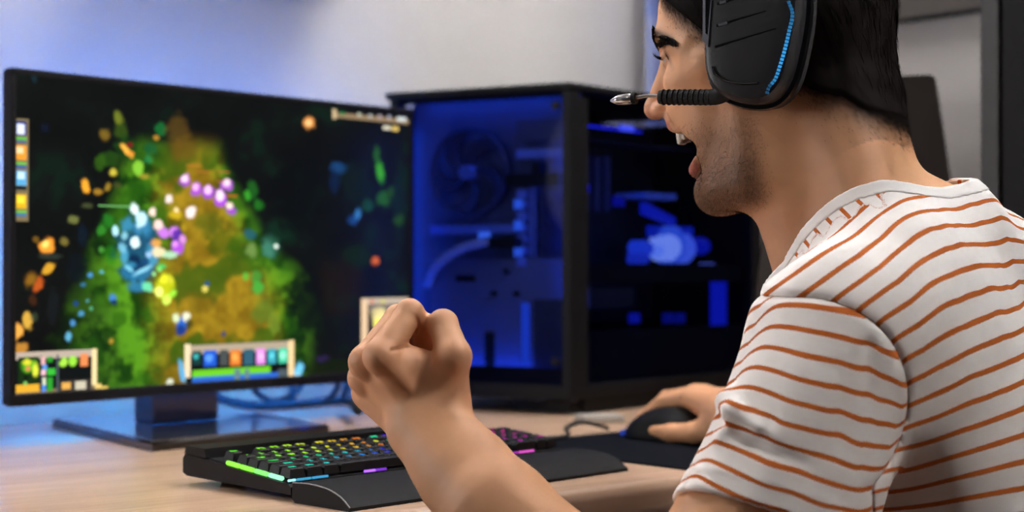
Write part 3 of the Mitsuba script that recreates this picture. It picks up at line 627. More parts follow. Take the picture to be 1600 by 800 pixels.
def fpx(px, py):
    """Pixel -> (a, z) on the glass side that faces the monitor."""
    r = FWD + V(1, 0, 0) * (px - 800) / F - UP * (py - 400) / F
    n = np.cross(E1, V(0, 0, 1)); t = ((PC0 - CAM) @ n) / (r @ n); q = CAM + r * t - PC0
    return q @ E1, q[2]


def gpx(px, py, b=0.0):
    """Pixel -> (b, z) on the other glass side."""
    r = FWD + V(1, 0, 0) * (px - 800) / F - UP * (py - 400) / F
    n = np.cross(E2, V(0, 0, 1)); t = ((PC0 - CAM) @ n) / (r @ n); q = CAM + r * t - PC0
    return q @ E2, q[2]


tag('computer_case', 'tall black computer case with glass sides and blue glowing insides', 'computer')
f_ = 0.014
pcb('top_panel', (-0.002, PWID, -0.002, PDEP, PZ1 - 0.010, PZ1), CASE, 0.003)
pcb('bottom_panel', (0, PWID, 0, PDEP, PZ0, PZ0 + 0.02), CASE, 0.002)
for a, b in ((0, 0), (PWID - 0.02, 0), (0, PDEP - 0.03), (PWID - 0.02, PDEP - 0.03)):
    pcb('post', (a, a + (0.012 if a == 0 and b == 0 else 0.012), b, b + (0.02 if b == 0 else 0.03), PZ0 + 0.02, PZ1 - 0.0105), CASE)
pcb('post', (0, 0.008, 0.0201, 0.042, PZ0 + 0.02, PZ1 - 0.02), CASE)
pcb('lip', (0.0125, PWID - 0.013, 0.0015, 0.008, PZ0 + 0.02, PZ0 + 0.045), CASE)
pcb('lip', (0.0125, PWID - 0.013, 0.0015, 0.008, PZ1 - 0.018, PZ1 - 0.0105), CASE)
pcb('rear_panel', (0.02, PWID - 0.02, PDEP - 0.012, PDEP - 0.002, PZ0 + 0.02, PZ1 - 0.02), CASE)
pcb('side_panel', (PWID - 0.008, PWID - 0.002, 0.022, PDEP - 0.03, PZ0 + 0.02, PZ1 - 0.02), CASE)
for a in (0.02, PWID - 0.06):
    for b in (0.03, PDEP - 0.08):
        pcb('foot', (a, a + 0.04, b, b + 0.04, 0.0, PZ0), RUBBER)
pcb('glass', (0.0125, PWID - 0.0125, 0.001, 0.0012, PZ0 + 0.02, PZ1 - 0.011), 'mat_glass')
pcb('glass', (0.001, 0.0012, 0.0425, PDEP - 0.03, PZ0 + 0.02, PZ1 - 0.02), 'mat_glass')
for a, z in ((0.022, PZ1 - 0.032), (PWID - 0.012, PZ1 - 0.032), (0.022, PZ0 + 0.055), (PWID - 0.012, PZ0 + 0.055)):
    put(num('computer_case__thumb_screw'), pc(cyl(V(a, -0.004, z), V(a, 0.002, z), 0.006, None, 16)), BLACK)

# the blue-lit tray behind the first glass, laid out from its front
BT = 0.045                                                   # how far the tray lies behind the glass
pcb('tray', (0.014, PWID - 0.014, BT, BT + 0.004, PZ0 + 0.021, PZ1 - 0.011), TRAY)
def on_tray(part, px0, py0, px1, py1, b0, b1, bsdf=TRAY_DARK, **more):
    a0_, z0_ = fpx(px0, py0); a1_, z1_ = fpx(px1, py1)
    return pcb(part, (min(a0_, a1_), max(a0_, a1_), BT - b1, BT - b0, min(z0_, z1_), max(z0_, z1_)), bsdf, **more)
NAVY = mat('navy_metal', '#20284a', 0.45)
BLUE_PLASTIC = mat('blue_plastic', '#5a78c8', 0.4)
# cooling fan: ring, hub and curved blades
fa, fz = fpx(709, 268)
hubc = V(fa, BT - 0.012, fz)
def arc_tube(c, R, t0, t1, r, n=30): return tube([c + V(R * math.cos(t), 0, R * math.sin(t)) for t in np.linspace(t0, t1, n)], r, 8)
put('computer_case__fan__ring', pc(arc_tube(hubc, 0.064, 0, 2 * math.pi, 0.0035, 60)), NAVY, True)
put('computer_case__fan__hub', pc(cyl(hubc + V(0, -0.008, 0), hubc + V(0, 0.009, 0), 0.011)), BLUE_PLASTIC, 30)
for i in range(5):
    t0 = 0.5 + i * 2 * math.pi / 5
    pts = []
    for s in np.linspace(0, 1, 9):
        R, t = 0.010 + 0.052 * s, t0 + 0.75 * s * s
        for w_, y in ((-1, -0.002), (1, 0.004)):
            tt = t + w_ * (0.20 + 0.12 * s)
            pts.append(hubc + V(R * math.cos(tt), y, R * math.sin(tt)))
    fs = [f for j in range(8) for f in ([2 * j, 2 * j + 1, 2 * j + 3], [2 * j, 2 * j + 3, 2 * j + 2])]
    m = trimesh.Trimesh(pts, fs, process=False)
    put(num('computer_case__fan__blade'), pc(join([m, trimesh.Trimesh(np.array(pts) + V(0, 0.0015, 0), [f[::-1] for f in fs], process=False)])), NAVY, True)
on_tray('drive_bay', 789, 186, 862, 216, 0, 0.02, NAVY)
on_tray('drive_bay', 786, 232, 864, 243, 0, 0.016, BLUE_PLASTIC)
on_tray('bracket', 773, 271, 856, 287, 0.0, 0.02, BLACK)
on_tray('bracket', 813, 252, 825, 272, 0.0, 0.018, BLACK)
on_tray('cross_bar', 650, 352, 782, 364, 0, 0.014, BLUE_PLASTIC)
on_tray('connector', 742, 371, 795, 387, 0.004, 0.03, BLACK)
for i in range(7):
    on_tray('cable_comb', 786, 294 + i * 18, 800, 308 + i * 18, 0.0, 0.014, BLUE_PLASTIC)
for i in range(22):
    on_tray('coil', 803, 292 + i * 5, 815, 294.5 + i * 5, 0.0, 0.012, BLUE_PLASTIC)
for i in range(7):
    on_tray('rib', 822 + i * 8, 300, 825 + i * 8, 405, 0, 0.010, NAVY)
on_tray('shroud', 650, 404, 872, 630, 0, 0.012, mat('shroud_paint', '#4a5270', 0.5))
on_tray('vent_frame', 812, 468, 868, 604, 0.012, 0.014, TRAY_DARK)
for i in range(22):
    on_tray('vent_slat', 815, 472 + i * 6, 866, 475 + i * 6, 0.014, 0.018, NAVY)
on_tray('slot', 736, 520, 750, 590, 0.0125, 0.014, BLACK)
on_tray('slot', 690, 430, 720, 440, 0.0125, 0.014, BLACK)
for px, py in ((750, 459), (786, 459), (783, 583), (868, 598), (770, 424), (874, 428)):
    a_, z_ = fpx(px, py)
    put(num('computer_case__screw'), pc(cyl(V(a_, BT - 0.017, z_), V(a_, BT - 0.011, z_), 0.0042, None, 12)), BLACK)
ts = [(648, 446, .016), (668, 420, .03), (695, 398, .034), (725, 383, .03), (752, 378, .026)]
put('computer_case__coolant_tube', pc(tube([V(fpx(x, y)[0], BT - d, fpx(x, y)[1]) for x, y, d in ts], 0.0062, 12, 40)), mat('tube_white', '#9aa6c8', 0.25), True)
tag('computer_case__coolant_tube', 'pale curved tube')
# thin blue lamps inside
BL = (0.03, 0.15, 1.0)
def lamp(bounds, power, col=BL, w=1.0):
    k = pcb('light_strip', bounds, BLACK, **emit([c_ * power for c_ in col], sampling_weight=w)); tag(k, 'glowing blue light')
    return k
lamp((0.045, PWID - 0.03, 0.010, 0.016, PZ0 + 0.022, PZ0 + 0.028), 38.0)
lamp((0.0085, 0.0115, 0.024, 0.034, PZ0 + 0.05, PZ1 - 0.05), 40.0)
lamp((0.045, PWID - 0.03, 0.010, 0.016, PZ1 - 0.017, PZ1 - 0.012), 16.0)
lamp((PWID - 0.0115, PWID - 0.009, 0.021, 0.027, PZ0 + 0.05, PZ1 - 0.05), 22.0)
a_, z_ = fpx(800, 570); a2, z2 = fpx(800, 474)
lamp((a_ - 0.006, a_ + 0.006, BT - 0.016, BT - 0.013, z_, z2), 0.55, (0.03, 0.12, 1.0), 0.2)
for yy in (318, 352, 393):
    a_, z_ = fpx(790, yy); lamp((a_ - 0.006, a_ + 0.006, BT - 0.018, BT - 0.015, z_ - 0.007, z_ + 0.007), 0.8, (0.05, 0.2, 1.0), 0.1)
a_, z_ = fpx(737, 368); lamp((a_ - 0.009, a_ + 0.009, BT - 0.018, BT - 0.015, z_ - 0.006, z_ + 0.006), 0.9, (0.08, 0.25, 1.0), 0.1)

# the parts behind the other glass
AB = 0.115                                                   # how deep they lie
pcb('mainboard', (AB + 0.05, AB + 0.055, BT + 0.03, PDEP - 0.05, PZ0 + 0.10, PZ1 - 0.03), TRAY_DARK)
def inside(part, px0, py0, px1, py1, a0_, a1_, bsdf=TRAY_DARK, **more):
    b0, z0_ = gpx(px0, py0); b1, z1_ = gpx(px1, py1)
    return pcb(part, (a0_, a1_, min(b0, b1), max(b0, b1), min(z0_, z1_), max(z0_, z1_)), bsdf, **more)
def ilamp(px0, py0, px1, py1, a0_, power, col=(0.03, 0.08, 1.0), w=0.15):
    k = inside('light_strip', px0, py0, px1, py1, a0_, a0_ + 0.006, BLACK, **emit([c_ * power for c_ in col], sampling_weight=w)); tag(k, 'glowing blue light')
ilamp(930, 196, 1022, 204, 0.02, 0.9, (0.02, 0.03, 1.0), 1.0)
ilamp(988, 195, 1006, 205, 0.016, 1.3, (0.1, 0.14, 1.0))
inside('radiator', 932, 214, 1110, 235, 0.03, 0.10, TRAY_DARK)
for i in range(4):
    inside('memory_stick', 945 + i * 16, 242, 953 + i * 16, 330, 0.05, 0.09, NAVY)
ilamp(927, 205, 931, 290, 0.02, 0.5, (0.01, 0.02, 1.0), 0.5)
ilamp(930, 287, 950, 299, 0.03, 0.6, (0.02, 0.03, 1.0))
ilamp(1000, 306, 1014, 322, 0.04, 0.25, (0.01, 0.02, 1.0))
inside('cooler_fin', 1026, 300, 1075, 312, 0.02, 0.07, BLUE_PLASTIC)
b0, z0_ = gpx(1028, 316); b1, z1_ = gpx(1074, 352)
put('computer_case__cooler_plate', pc(hull([(a, b, z) for a in (0.02, 0.03) for b, z in ((b0, z0_), (b1, z0_ - 0.022), (b1, z1_), (b0, z1_ + 0.016))])), BLACK, **emit((0.005, 0.015, 0.42), sampling_weight=0.1))
tag('computer_case__cooler_plate', 'blue glowing slanted plate')
inside('graphics_card', 925, 412, 1170, 440, 0.012, 0.10, BLACK)
# bright block: pump with a round cap and smaller lit fittings
for (px, py, rp, h, pw, col) in ((1088, 382, 30, 0.030, 0.9, (.06, .17, 1)), (1080, 386, 22, 0.034, 1.3, (.3, .45, 1)), (1106, 388, 24, 0.030, 1.0, (.1, .2, 1)), (1044, 388, 13, 0.03, 0.8, (.03, .1, 1)), (1058, 392, 10, 0.034, 1.3, (.2, .35, 1)), (1040, 404, 9, 0.03, 0.6, (.03, .08, 1)), (1132, 384, 14, 0.03, .45, (.01, .03, 1)), (1148, 420, 9, 0.03, 1.2, (.2, .3, 1))):
    b_, z_ = gpx(px, py); rr_ = rp / 1005.0
    prof_ = [[0, h], [rr_ * 0.7, h], [rr_, h * 0.75], [rr_, 0], [0, 0]]
    m = at(lathe(prof_[::-1], 20), np.array([[0, 0, -1, 0.06], [0, 1, 0, b_], [1, 0, 0, z_], [0, 0, 0, 1.0]]))
    k = num('computer_case__pump_fitting'); put(k, pc(m), BLACK, 30, **emit([c_ * pw * 0.8 for c_ in col], sampling_weight=0.1))
    tag(k, 'blue glowing round fitting')
ilamp(1062, 352, 1128, 372, 0.05, 0.4, (0.01, 0.05, 1.0))
ilamp(1142, 432, 1162, 512, 0.03, 0.42, (0.01, 0.03, 1.0))
for px in (1022, 1074, 1092):
    ilamp(px - 6, 490, px + 6, 505, 0.03, 0.3 if px == 1022 else 0.16, (0.01, 0.03, 1.0))
inside('power_supply', 925, 520, 1180, 630, 0.01, 0.13, BLACK)
inside('drive', 930, 450, 1000, 480, 0.01, 0.1, TRAY_DARK)

# ------------------------------------------------------------------ loudspeaker on the desk behind the man
SP = frame(V(*P(1335, 300, 2.12)[:2], DZ), unit(V(0.96, -0.28, 0)))
tag('loudspeaker', 'large dark loudspeaker standing on the desk behind the man\'s neck', 'loudspeaker')
zt = P(1440, 121, 2.12)[2] - DZ
pr = [(-.135, .004), (.160, .004), (.142, .20), (.106, zt - .006), (.100, zt), (-.095, zt), (-.100, zt - .006), (-.135, .15)]
m = prism(pr, 0, .2); m = at(m, np.array([[1, 0, 0, 0], [0, 0, 1, 0], [0, 1, 0, 0], [0, 0, 0, 1.0]]))
SPM = mat('speaker_cabinet', '#1e1714', 0.75)
put('loudspeaker__cabinet', at(m, SP), SPM)
for z, r in ((.14, .085), (.33, .05)):
    m = lathe([[0, -.008], [r * .3, -.004], [r * .85, .004], [r, .006], [r * 1.08, .0], [r * 1.08, -.002]], 40)
    m = at(m, np.array([[1, 0, 0, 0.005], [0, 0, -1, -.001], [0, 1, 0, z], [0, 0, 0, 1.0]]))
    put(num('loudspeaker__cone'), at(m, SP), RUBBER, 30)

# ------------------------------------------------------------------ rounded bodies: signed distances, smooth unions, surface nets
def sd_cap(p, a, b, ra, rb=None):
    a, b = np.asarray(a, np.float32), np.asarray(b, np.float32); rb = ra if rb is None else rb
    ab = b - a; q = p - a
    t = np.clip(q @ ab / max(float(ab @ ab), 1e-12), 0, 1)
    return np.linalg.norm(q - t[:, None] * ab, axis=1) - (ra + (rb - ra) * t)


def sd_ell(p, c, r, R=None):
    q = p - np.asarray(c, np.float32)
    if R is not None: q = q @ np.asarray(R, np.float32).T        # rows of R: the ellipsoid's own axes
    r = np.asarray(r, np.float32)
    k0 = np.linalg.norm(q / r, axis=1); k1 = np.linalg.norm(q / (r * r), axis=1)
    return k0 * (k0 - 1) / np.maximum(k1, 1e-9)


def smin(a, b, k):
    h = np.clip(0.5 + 0.5 * (b - a) / k, 0, 1)
    return b * (1 - h) + a * h - k * h * (1 - h)


def smax(a, b, k): return -smin(-a, -b, k)
def blend(ds, k):
    out = ds[0]
    for d in ds[1:]: out = smin(out, d, k)
    return out


def nets(fn, lo, hi, h, project=2):
    """Closed surface of fn = 0 inside the box, as a Trimesh: evaluated coarsely first, finely only near the surface."""
    lo, hi = np.asarray(lo, float), np.asarray(hi, float)
    c = 4
    n = np.ceil((hi - lo) / (h * c)).astype(int) * c + 1
    ax = [(lo[i] + h * np.arange(n[i])).astype(np.float32) for i in range(3)]
    cg = np.stack(np.meshgrid(*[a[::c] for a in ax], indexing='ij'), -1).reshape(-1, 3)
    dc = fn(cg).reshape([len(a[::c]) for a in ax])
    D = ndimage.zoom(dc, [n[i] / dc.shape[i] for i in range(3)], order=0, grid_mode=False, mode='nearest') if False else np.repeat(np.repeat(np.repeat(dc, c, 0), c, 1), c, 2)[2:2 + n[0], 2:2 + n[1], 2:2 + n[2]]
    D = np.pad(D, [(0, n[i] - D.shape[i]) for i in range(3)], mode='edge').astype(np.float32)
    near = np.abs(D) < h * c * 2.6
    I = np.nonzero(near)
    pts = np.stack([ax[k][I[k]] for k in range(3)], 1)
    out = np.empty(len(pts), np.float32)
    for s in range(0, len(pts), 400000): out[s:s + 400000] = fn(pts[s:s + 400000])
    D[I] = out
    D[0], D[-1], D[:, 0], D[:, -1], D[:, :, 0], D[:, :, -1] = [np.maximum(x, h * 0.3) for x in (D[0], D[-1], D[:, 0], D[:, -1], D[:, :, 0], D[:, :, -1])]
    S_ = D < 0
    m = np.zeros(n - 1, np.int8)
    for a, b, g in np.ndindex(2, 2, 2): m += S_[a:n[0] - 1 + a, b:n[1] - 1 + b, g:n[2] - 1 + g]
    cells = np.argwhere((m > 0) & (m < 8))
    idx = -np.ones(n - 1, np.int64); idx[tuple(cells.T)] = np.arange(len(cells))
    acc, cnt = np.zeros((len(cells), 3)), np.zeros(len(cells))
    cs = list(np.ndindex(2, 2, 2))
    for i, A in enumerate(cs):
        for B in cs[i + 1:]:
            if sum(abs(A[k] - B[k]) for k in range(3)) != 1: continue
            da, db = D[tuple((cells + A).T)], D[tuple((cells + B).T)]
            ok = (da < 0) != (db < 0)
            t = np.where(ok, da / np.where(ok, da - db, 1), 0)
            acc += np.where(ok[:, None], np.array(A) + t[:, None] * (np.array(B) - np.array(A)), 0); cnt += ok
    v = lo + (cells + acc / cnt[:, None]) * h
    faces = []
    for k in range(3):
        o = [np.eye(3, dtype=int)[j] for j in range(3) if j != k]
        if k == 1: o = o[::-1]
        e = np.eye(3, dtype=int)[k]
        sl = [slice(1, n[j] - 1) if j != k else slice(0, n[j] - 1) for j in range(3)]
        sl2 = [slice(1, n[j] - 1) if j != k else slice(1, n[j]) for j in range(3)]
        a, b = S_[tuple(sl)], S_[tuple(sl2)]
        for up in (True, False):
            E = np.argwhere((a & ~b) if up else (~a & b)) + (1 - e)
            q = [idx[tuple((E - x).T)] for x in (o[0] * 0 + o[1] * 0, o[0], o[0] + o[1], o[1])]
            q = np.stack(q, 1)
            faces.append(q if up else q[:, ::-1])
    f = np.vstack(faces); f = f[(f >= 0).all(1)]
    v = v.astype(np.float32)
    for _ in range(project):
        d = fn(v); e = h * 0.5
        g = np.stack([fn(v + np.eye(3, dtype=np.float32)[k] * e) - fn(v - np.eye(3, dtype=np.float32)[k] * e) for k in range(3)], 1) / (2 * e)
        st = g * (d / np.maximum((g * g).sum(1), 0.25))[:, None]
        ln = np.linalg.norm(st, axis=1, keepdims=True)
        v = v - st * np.minimum(1, 0.45 * h / np.maximum(ln, 1e-12))
    f = np.vstack([f[:, [0, 1, 2]], f[:, [0, 2, 3]]])
    return trimesh.Trimesh(v, f, process=False)


def strands(roots, dirs, lens, radius, bend=None, segs=3):
    """Many short hairs as one mesh: three-sided, pointed."""
    roots, dirs, lens = np.asarray(roots), np.asarray(dirs), np.asarray(lens)
    N = len(roots); d = dirs / np.linalg.norm(dirs, axis=1, keepdims=True)
    a = np.cross(d, np.where(np.abs(d[:, 2:]) < 0.9, [[0, 0, 1.0]], [[1.0, 0, 0]])); a /= np.linalg.norm(a, axis=1, keepdims=True)
    b = np.cross(d, a); vs = []
    for s in range(segs + 1):
        t = s / segs
        c = roots + d * (lens * t)[:, None] + (0 if bend is None else bend * (lens * t * t)[:, None])
        r = radius * (1 - 0.8 * t)
        for q in range(3):
            w = q * 2 * math.pi / 3
            vs.append(c + r * (math.cos(w) * a + math.sin(w) * b))
    v = np.stack(vs, 1).reshape(-1, 3); fs = []
    for s in range(segs):
        for q in range(3):
            A, B, C, E = s * 3 + q, s * 3 + (q + 1) % 3, s * 3 + 3 + (q + 1) % 3, s * 3 + 3 + q
            fs += [[A, B, C], [A, C, E]]
    f = (np.arange(N)[:, None, None] * (3 * segs + 3) + np.array(fs)[None]).reshape(-1, 3)
    return trimesh.Trimesh(v, f, process=False)

# ------------------------------------------------------------------ the man: where his joints are
HS = 0.954                                                  # head size against the local measures below
pit = math.radians(9)
_f = unit(V(-.875, .485, 0))
HF = _f * math.cos(pit) - V(0, 0, 1) * math.sin(pit); HU = V(0, 0, 1) * math.cos(pit) + _f * math.sin(pit); HL = np.cross(HU, HF)
HO = P(1009, 176, 1.46) - HS * (.122 * HF - .027 * HU)
HEAD = np.eye(4); HEAD[:3, 0], HEAD[:3, 1], HEAD[:3, 2], HEAD[:3, 3] = HF * HS, HL * HS, HU * HS, HO
def h2w(p): return HO + HS * (np.asarray(p, float) @ np.stack([HF, HL, HU]))
def w2h(p): return ((np.asarray(p) - HO) @ np.stack([HF, HL, HU]).T) / HS
def on_head(px, py, y):
    """Pixel -> head coordinates on the plane at y to the side of the head's middle."""
    r = FWD + V(1, 0, 0) * (px - 800) / F - UP * (py - 400) / F
    t = ((HO + HL * y * HS - CAM) @ HL) / (r @ HL)
    return w2h(CAM + r * t)

TF = unit(V(-.79, .615, 0)); TL = V(-TF[1], TF[0], 0); lean = math.radians(16)
TS = V(0, 0, 1) * math.cos(lean) + TF * math.sin(lean); TD = TF * math.cos(lean) - V(0, 0, 1) * math.sin(lean)
C7 = P(1480, 296, 1.345)
def t2w(f, l, s): return C7 + TD * f + TL * l + TS * s
def w2t(p): q = np.asarray(p) - C7; return q @ TD, q @ TL, q @ TS
SJ = P(1322, 540, 1.205)                                    # left shoulder joint
EL = P(1024, 1006, 1.11); WR = P(664, 664, 1.255)
sj = [float(x) for x in w2t(SJ)]
RJ = t2w(sj[0] + 0.02, -sj[1], sj[2] + 0.02)                # right shoulder joint
RWR = P(1150, 652, 1.80); RWR[2] = max(RWR[2], DZ + 0.03)
mid = (RJ + RWR) / 2; REL = mid + unit(V(0.80, 0.2, -0.22)) * 0.165
PELV = t2w(0.02, 0.0, -0.50)

SKIN_FN = {}
# ------------------------------------------------------------------ head and neck (head coordinates: x forward, y to his left, z up)
EYE = (0.0700, 0.031, 0.0125)
def sd_skull(p):
    ay = np.abs(p[:, 1]); q = np.stack([p[:, 0], ay, p[:, 2]], 1)
    d = sd_ell(p, (-.012, 0, .046), (.103, .078, .088))
    d = smin(d, sd_ell(p, (-.045, 0, .02), (.066, .072, .07)), .03)
    d = smin(d, sd_ell(p, (.036, 0, -.022), (.055, .056, .07)), .03)
    d = smin(d, sd_cap(q, (.083, 0, .037), (.073, .034, .034), .0125, .011), .014)
    d = smin(d, sd_cap(q, (.072, .036, .03), (.045, .058, .012), .009, .010), .014)
    d = smin(d, sd_cap(q, (.066, .038, -.014), (.028, .060, -.006), .015, .012), .016)
    d = smin(d, sd_cap(q, (.028, .060, -.006), (-.005, .068, 0), .011, .010), .014)
    return d
def sd_headneck(p):
    ay = np.abs(p[:, 1]); q = np.stack([p[:, 0], ay, p[:, 2]], 1)
    d = sd_skull(p)
    # eye sockets
    d = smax(d, -sd_ell(q, (.090, .030, .012), (.017, .018, .012)), .012)
    d = smin(d, sd_ell(p, (.072, 0, -.04), (.027, .030, .027)), .018)                  # upper jaw
    # open lower jaw
    jaw = sd_cap(q, (.060, .010, -.119), (.040, .034, -.117), .0165, .017)
    jaw = smin(jaw, sd_cap(q, (.040, .034, -.117), (.010, .046, -.116), .017, .016), .012)
    jaw = smin(jaw, sd_cap(q, (.010, .046, -.116), (.002, .058, -.01), .017, .012), .032)
    jaw = smin(jaw, sd_ell(p, (.061, 0, -.119), (.0165, .024, .0185)), .012)
    jaw = smin(jaw, sd_ell(p, (.02, 0, -.112), (.05, .042, .026)), .02)
    jaw = smin(jaw, sd_ell(q, (.034, .034, -.055), (.034, .0225, .048)), .02)            # cheeks
    d = smin(d, jaw, .016)
    d = smin(d, sd_ell(q, (.063, .031, -.038), (.015, .011, .017)), .012)
    # nose
    d = smin(d, sd_cap(p, (.087, 0, .018), (.1095, 0, -.022), .0085, .0105), .011)
    d = smin(d, sd_ell(p, (.1115, 0, -.0265), (.0105, .0105, .0095)), .006)
    d = smin(d, sd_ell(q, (.1005, .0115, -.030), (.0105, .0075, .0082)), .005)
    d = smax(d, -sd_ell(q, (.1030, .0080, -.0375), (.0075, .0045, .0055)), .003)
    # lips and mouth
    d = smin(d, sd_cap(q, (.0945, 0, -.0435), (.076, .021, -.054), .0062, .0045), .006)
    low = sd_cap(q, (.0775, 0, -.092), (.066, .019, -.082), .0085, .005)
    d = smin(d, low, .008)
    mouth = sd_ell(p, (.078, 0, -.0675), (.036, .0235, .0175))
    mouth = smin(mouth, sd_cap(q, (.10, 0, -.066), (.056, .036, -.0725), .0140, .0095), .006)
    d = smax(d, -mouth, .004)
    d = smin(d, sd_ell(p, (.052, 0, -.089), (.024, .016, .008)), .004)                    # tongue
    # crease from nose to mouth corner
    d = smax(d, -sd_cap(q, (.093, .021, -.030), (.074, .033, -.066), .0022, .0026), .006)
    # eyelids: a ball with a slit
    e = np.asarray(EYE)
    lid = sd_ell(q, e, (.0142, .0150, .0140))
    w = q - np.asarray(e, np.float32)
    slit = np.maximum(np.abs(w[:, 2] + .0012 + 0.12 * (w[:, 1] - .002)) - .0014, .004 - w[:, 0])
    slit = np.maximum(slit, np.abs(w[:, 1] - .001) - .0118)
    d = smin(d, smax(lid, -slit, .0015), .0045)
    d = smax(d, -np.maximum(slit, sd_ell(q, e, (.019, .016, .019))), .001)
    d = smax(d, -sd_cap(q, (.0715, .0445, .0140), (.0640, .0480, -.0010), .0017, .0012), .003)
    # ear (under the ear cup)
    d = smin(d, sd_ell(q, (-.012, .074, .002), (.018, .008, .030)), .006)
    return smin(d, sd_neck(p), .022)
def sd_neck(p):
    ay = np.abs(p[:, 1]); q = np.stack([p[:, 0], ay, p[:, 2]], 1)
    nk = sd_cap(p, (-.012, 0, -.075), (-.050, 0, -.235), .050, .056)
    nk = smin(nk, sd_cap(p, (-.056, 0, -.03), (-.085, 0, -.20), .050, .047), .03)
    nk = smin(nk, sd_cap(q, (-.022, .058, -.035), (-.022, .026, -.235), .013, .012), .036)
    nk = smin(nk, sd_cap(q, (-.078, .030, -.06), (-.104, .070, -.225), .028, .024), .042)
    return smin(nk, sd_ell(p, (.000, 0, -.165), (.012, .012, .016)), .016)
def w_headneck(p): return sd_headneck(w2h(p).astype(np.float32)) * HS

# ------------------------------------------------------------------ left arm with the raised fist (world coordinates)
def ph(*q): return P(*q)
FM = P(775, 797, 1.19)
_K = 0.001
MCP = [P(594, 557, 1.236), P(572, 566, 1.262), P(569, 590, 1.284), P(575, 613, 1.303)]
PIP = [P(640, 489, 1.262), P(622, 497, 1.290), P(612, 521, 1.306), P(610, 550, 1.318)]
DIP = [P(667, 518, 1.284), P(655, 530, 1.308), P(645, 555, 1.318), P(640, 578, 1.322)]
TIP = [P(655, 541, 1.297), P(660, 565, 1.292), P(655, 590, 1.298), P(650, 605, 1.302)]
FR = [(.0128, .0112, .0098, .0085), (.0132, .0110, .0098, .0085), (.0125, .0105, .0092, .008), (.0115, .0095, .0085, .0075)]
TH = [P(695, 630, 1.252), P(709, 557, 1.241), P(692, 507, 1.262), P(668, 516, 1.296)]
CARP = P(672, 640, 1.264)
armdir = unit(WR - FM); wside = unit(np.cross(armdir, V(0.35, -0.9, 0.0)))   # across the wrist
CRE = [(V(-.0938, 1.2266, .8958), V(-.0865, 1.2366, .8968)), (V(-.0865, 1.2366, .8968), V(-.0790, 1.2490, .8982)),
       (V(-.0758, 1.2500, .9215), V(-.0745, 1.2590, .9130)), (V(-.0745, 1.2590, .9130), V(-.0770, 1.2700, .9080))]
def sd_left(p):
    up = sd_cap(p, SJ, EL, .047, .041)
    fa = sd_cap(p, EL, FM, .042, .0375)
    fa = smin(fa, sd_cap(p, FM, FM + (WR - FM) * .6, .0375, .0285), .02)
    a, b = WR + wside * .0085, WR - wside * .0085
    fa = smin(fa, sd_cap(p, FM + (WR - FM) * .45 + wside * .009, a, .0265, .0190), .02)
    fa = smin(fa, sd_cap(p, FM + (WR - FM) * .45 - wside * .009, b, .0265, .0190), .02)
    d = smin(up, fa, .02)
    hand = blend([sd_cap(p, a, TH[0], .0185, .0165), sd_cap(p, b, CARP, .0185, .018), sd_cap(p, CARP, WR, .020, .020), sd_cap(p, P(628, 665, 1.275), MCP[3], .0135, .0125)], .015)
    for i in range(4):
        hand = smin(hand, sd_cap(p, CARP + (MCP[i] - CARP) * .1, MCP[i] + (CARP - MCP[i]) * .12, .0185 - .001 * i, .0125 - .0006 * i), .014)
    th = sd_cap(p, TH[0], TH[1], .0165, .0135)
    hand = smin(hand, th, .014)
    hand = smin(hand, sd_cap(p, P(690, 610, 1.272), P(640, 575, 1.272), .019, .014), .018)  # palm behind
    hand = smin(hand, sd_cap(p, P(694, 585, 1.256), P(635, 562, 1.252), .0125, .0115), .014) # skin between thumb and forefinger
    d = smin(d, hand, .016)
    for i in range(4):
        r = FR[i]
        fg = sd_cap(p, MCP[i], PIP[i], r[0], r[1])
        fg = smin(fg, sd_ell(p, MCP[i], (r[0] * 1.06,) * 3), .004)
        fg = smin(fg, sd_cap(p, PIP[i], DIP[i], r[1], r[2]), .003)
        fg = smin(fg, sd_cap(p, DIP[i], TIP[i], r[2], r[3]), .003)
        d = smin(d, fg, .0045 if i else .005)
    t2 = sd_cap(p, TH[1], TH[2], .0138, .0118)
    t2 = smin(t2, sd_cap(p, TH[2], TH[3], .0118, .0095), .004)
    d = smin(d, t2, .005)
    d = smin(d, sd_cap(p, P(690, 545, 1.292), P(645, 560, 1.305), .013, .013), .006)
    # creases at the bent finger and in the web of the thumb
    for a_, b_ in CRE: d = smax(d, -sd_cap(p, a_, b_, .0012, .0008), .0022)
    # tendon and veins over the back of the hand
    d = smin(d, sd_cap(p, CARP + (MCP[0] - CARP) * .35 + V(-.002, -.016, .004), MCP[0] + V(0, -.008, 0), .003, .004), .008)
    return d

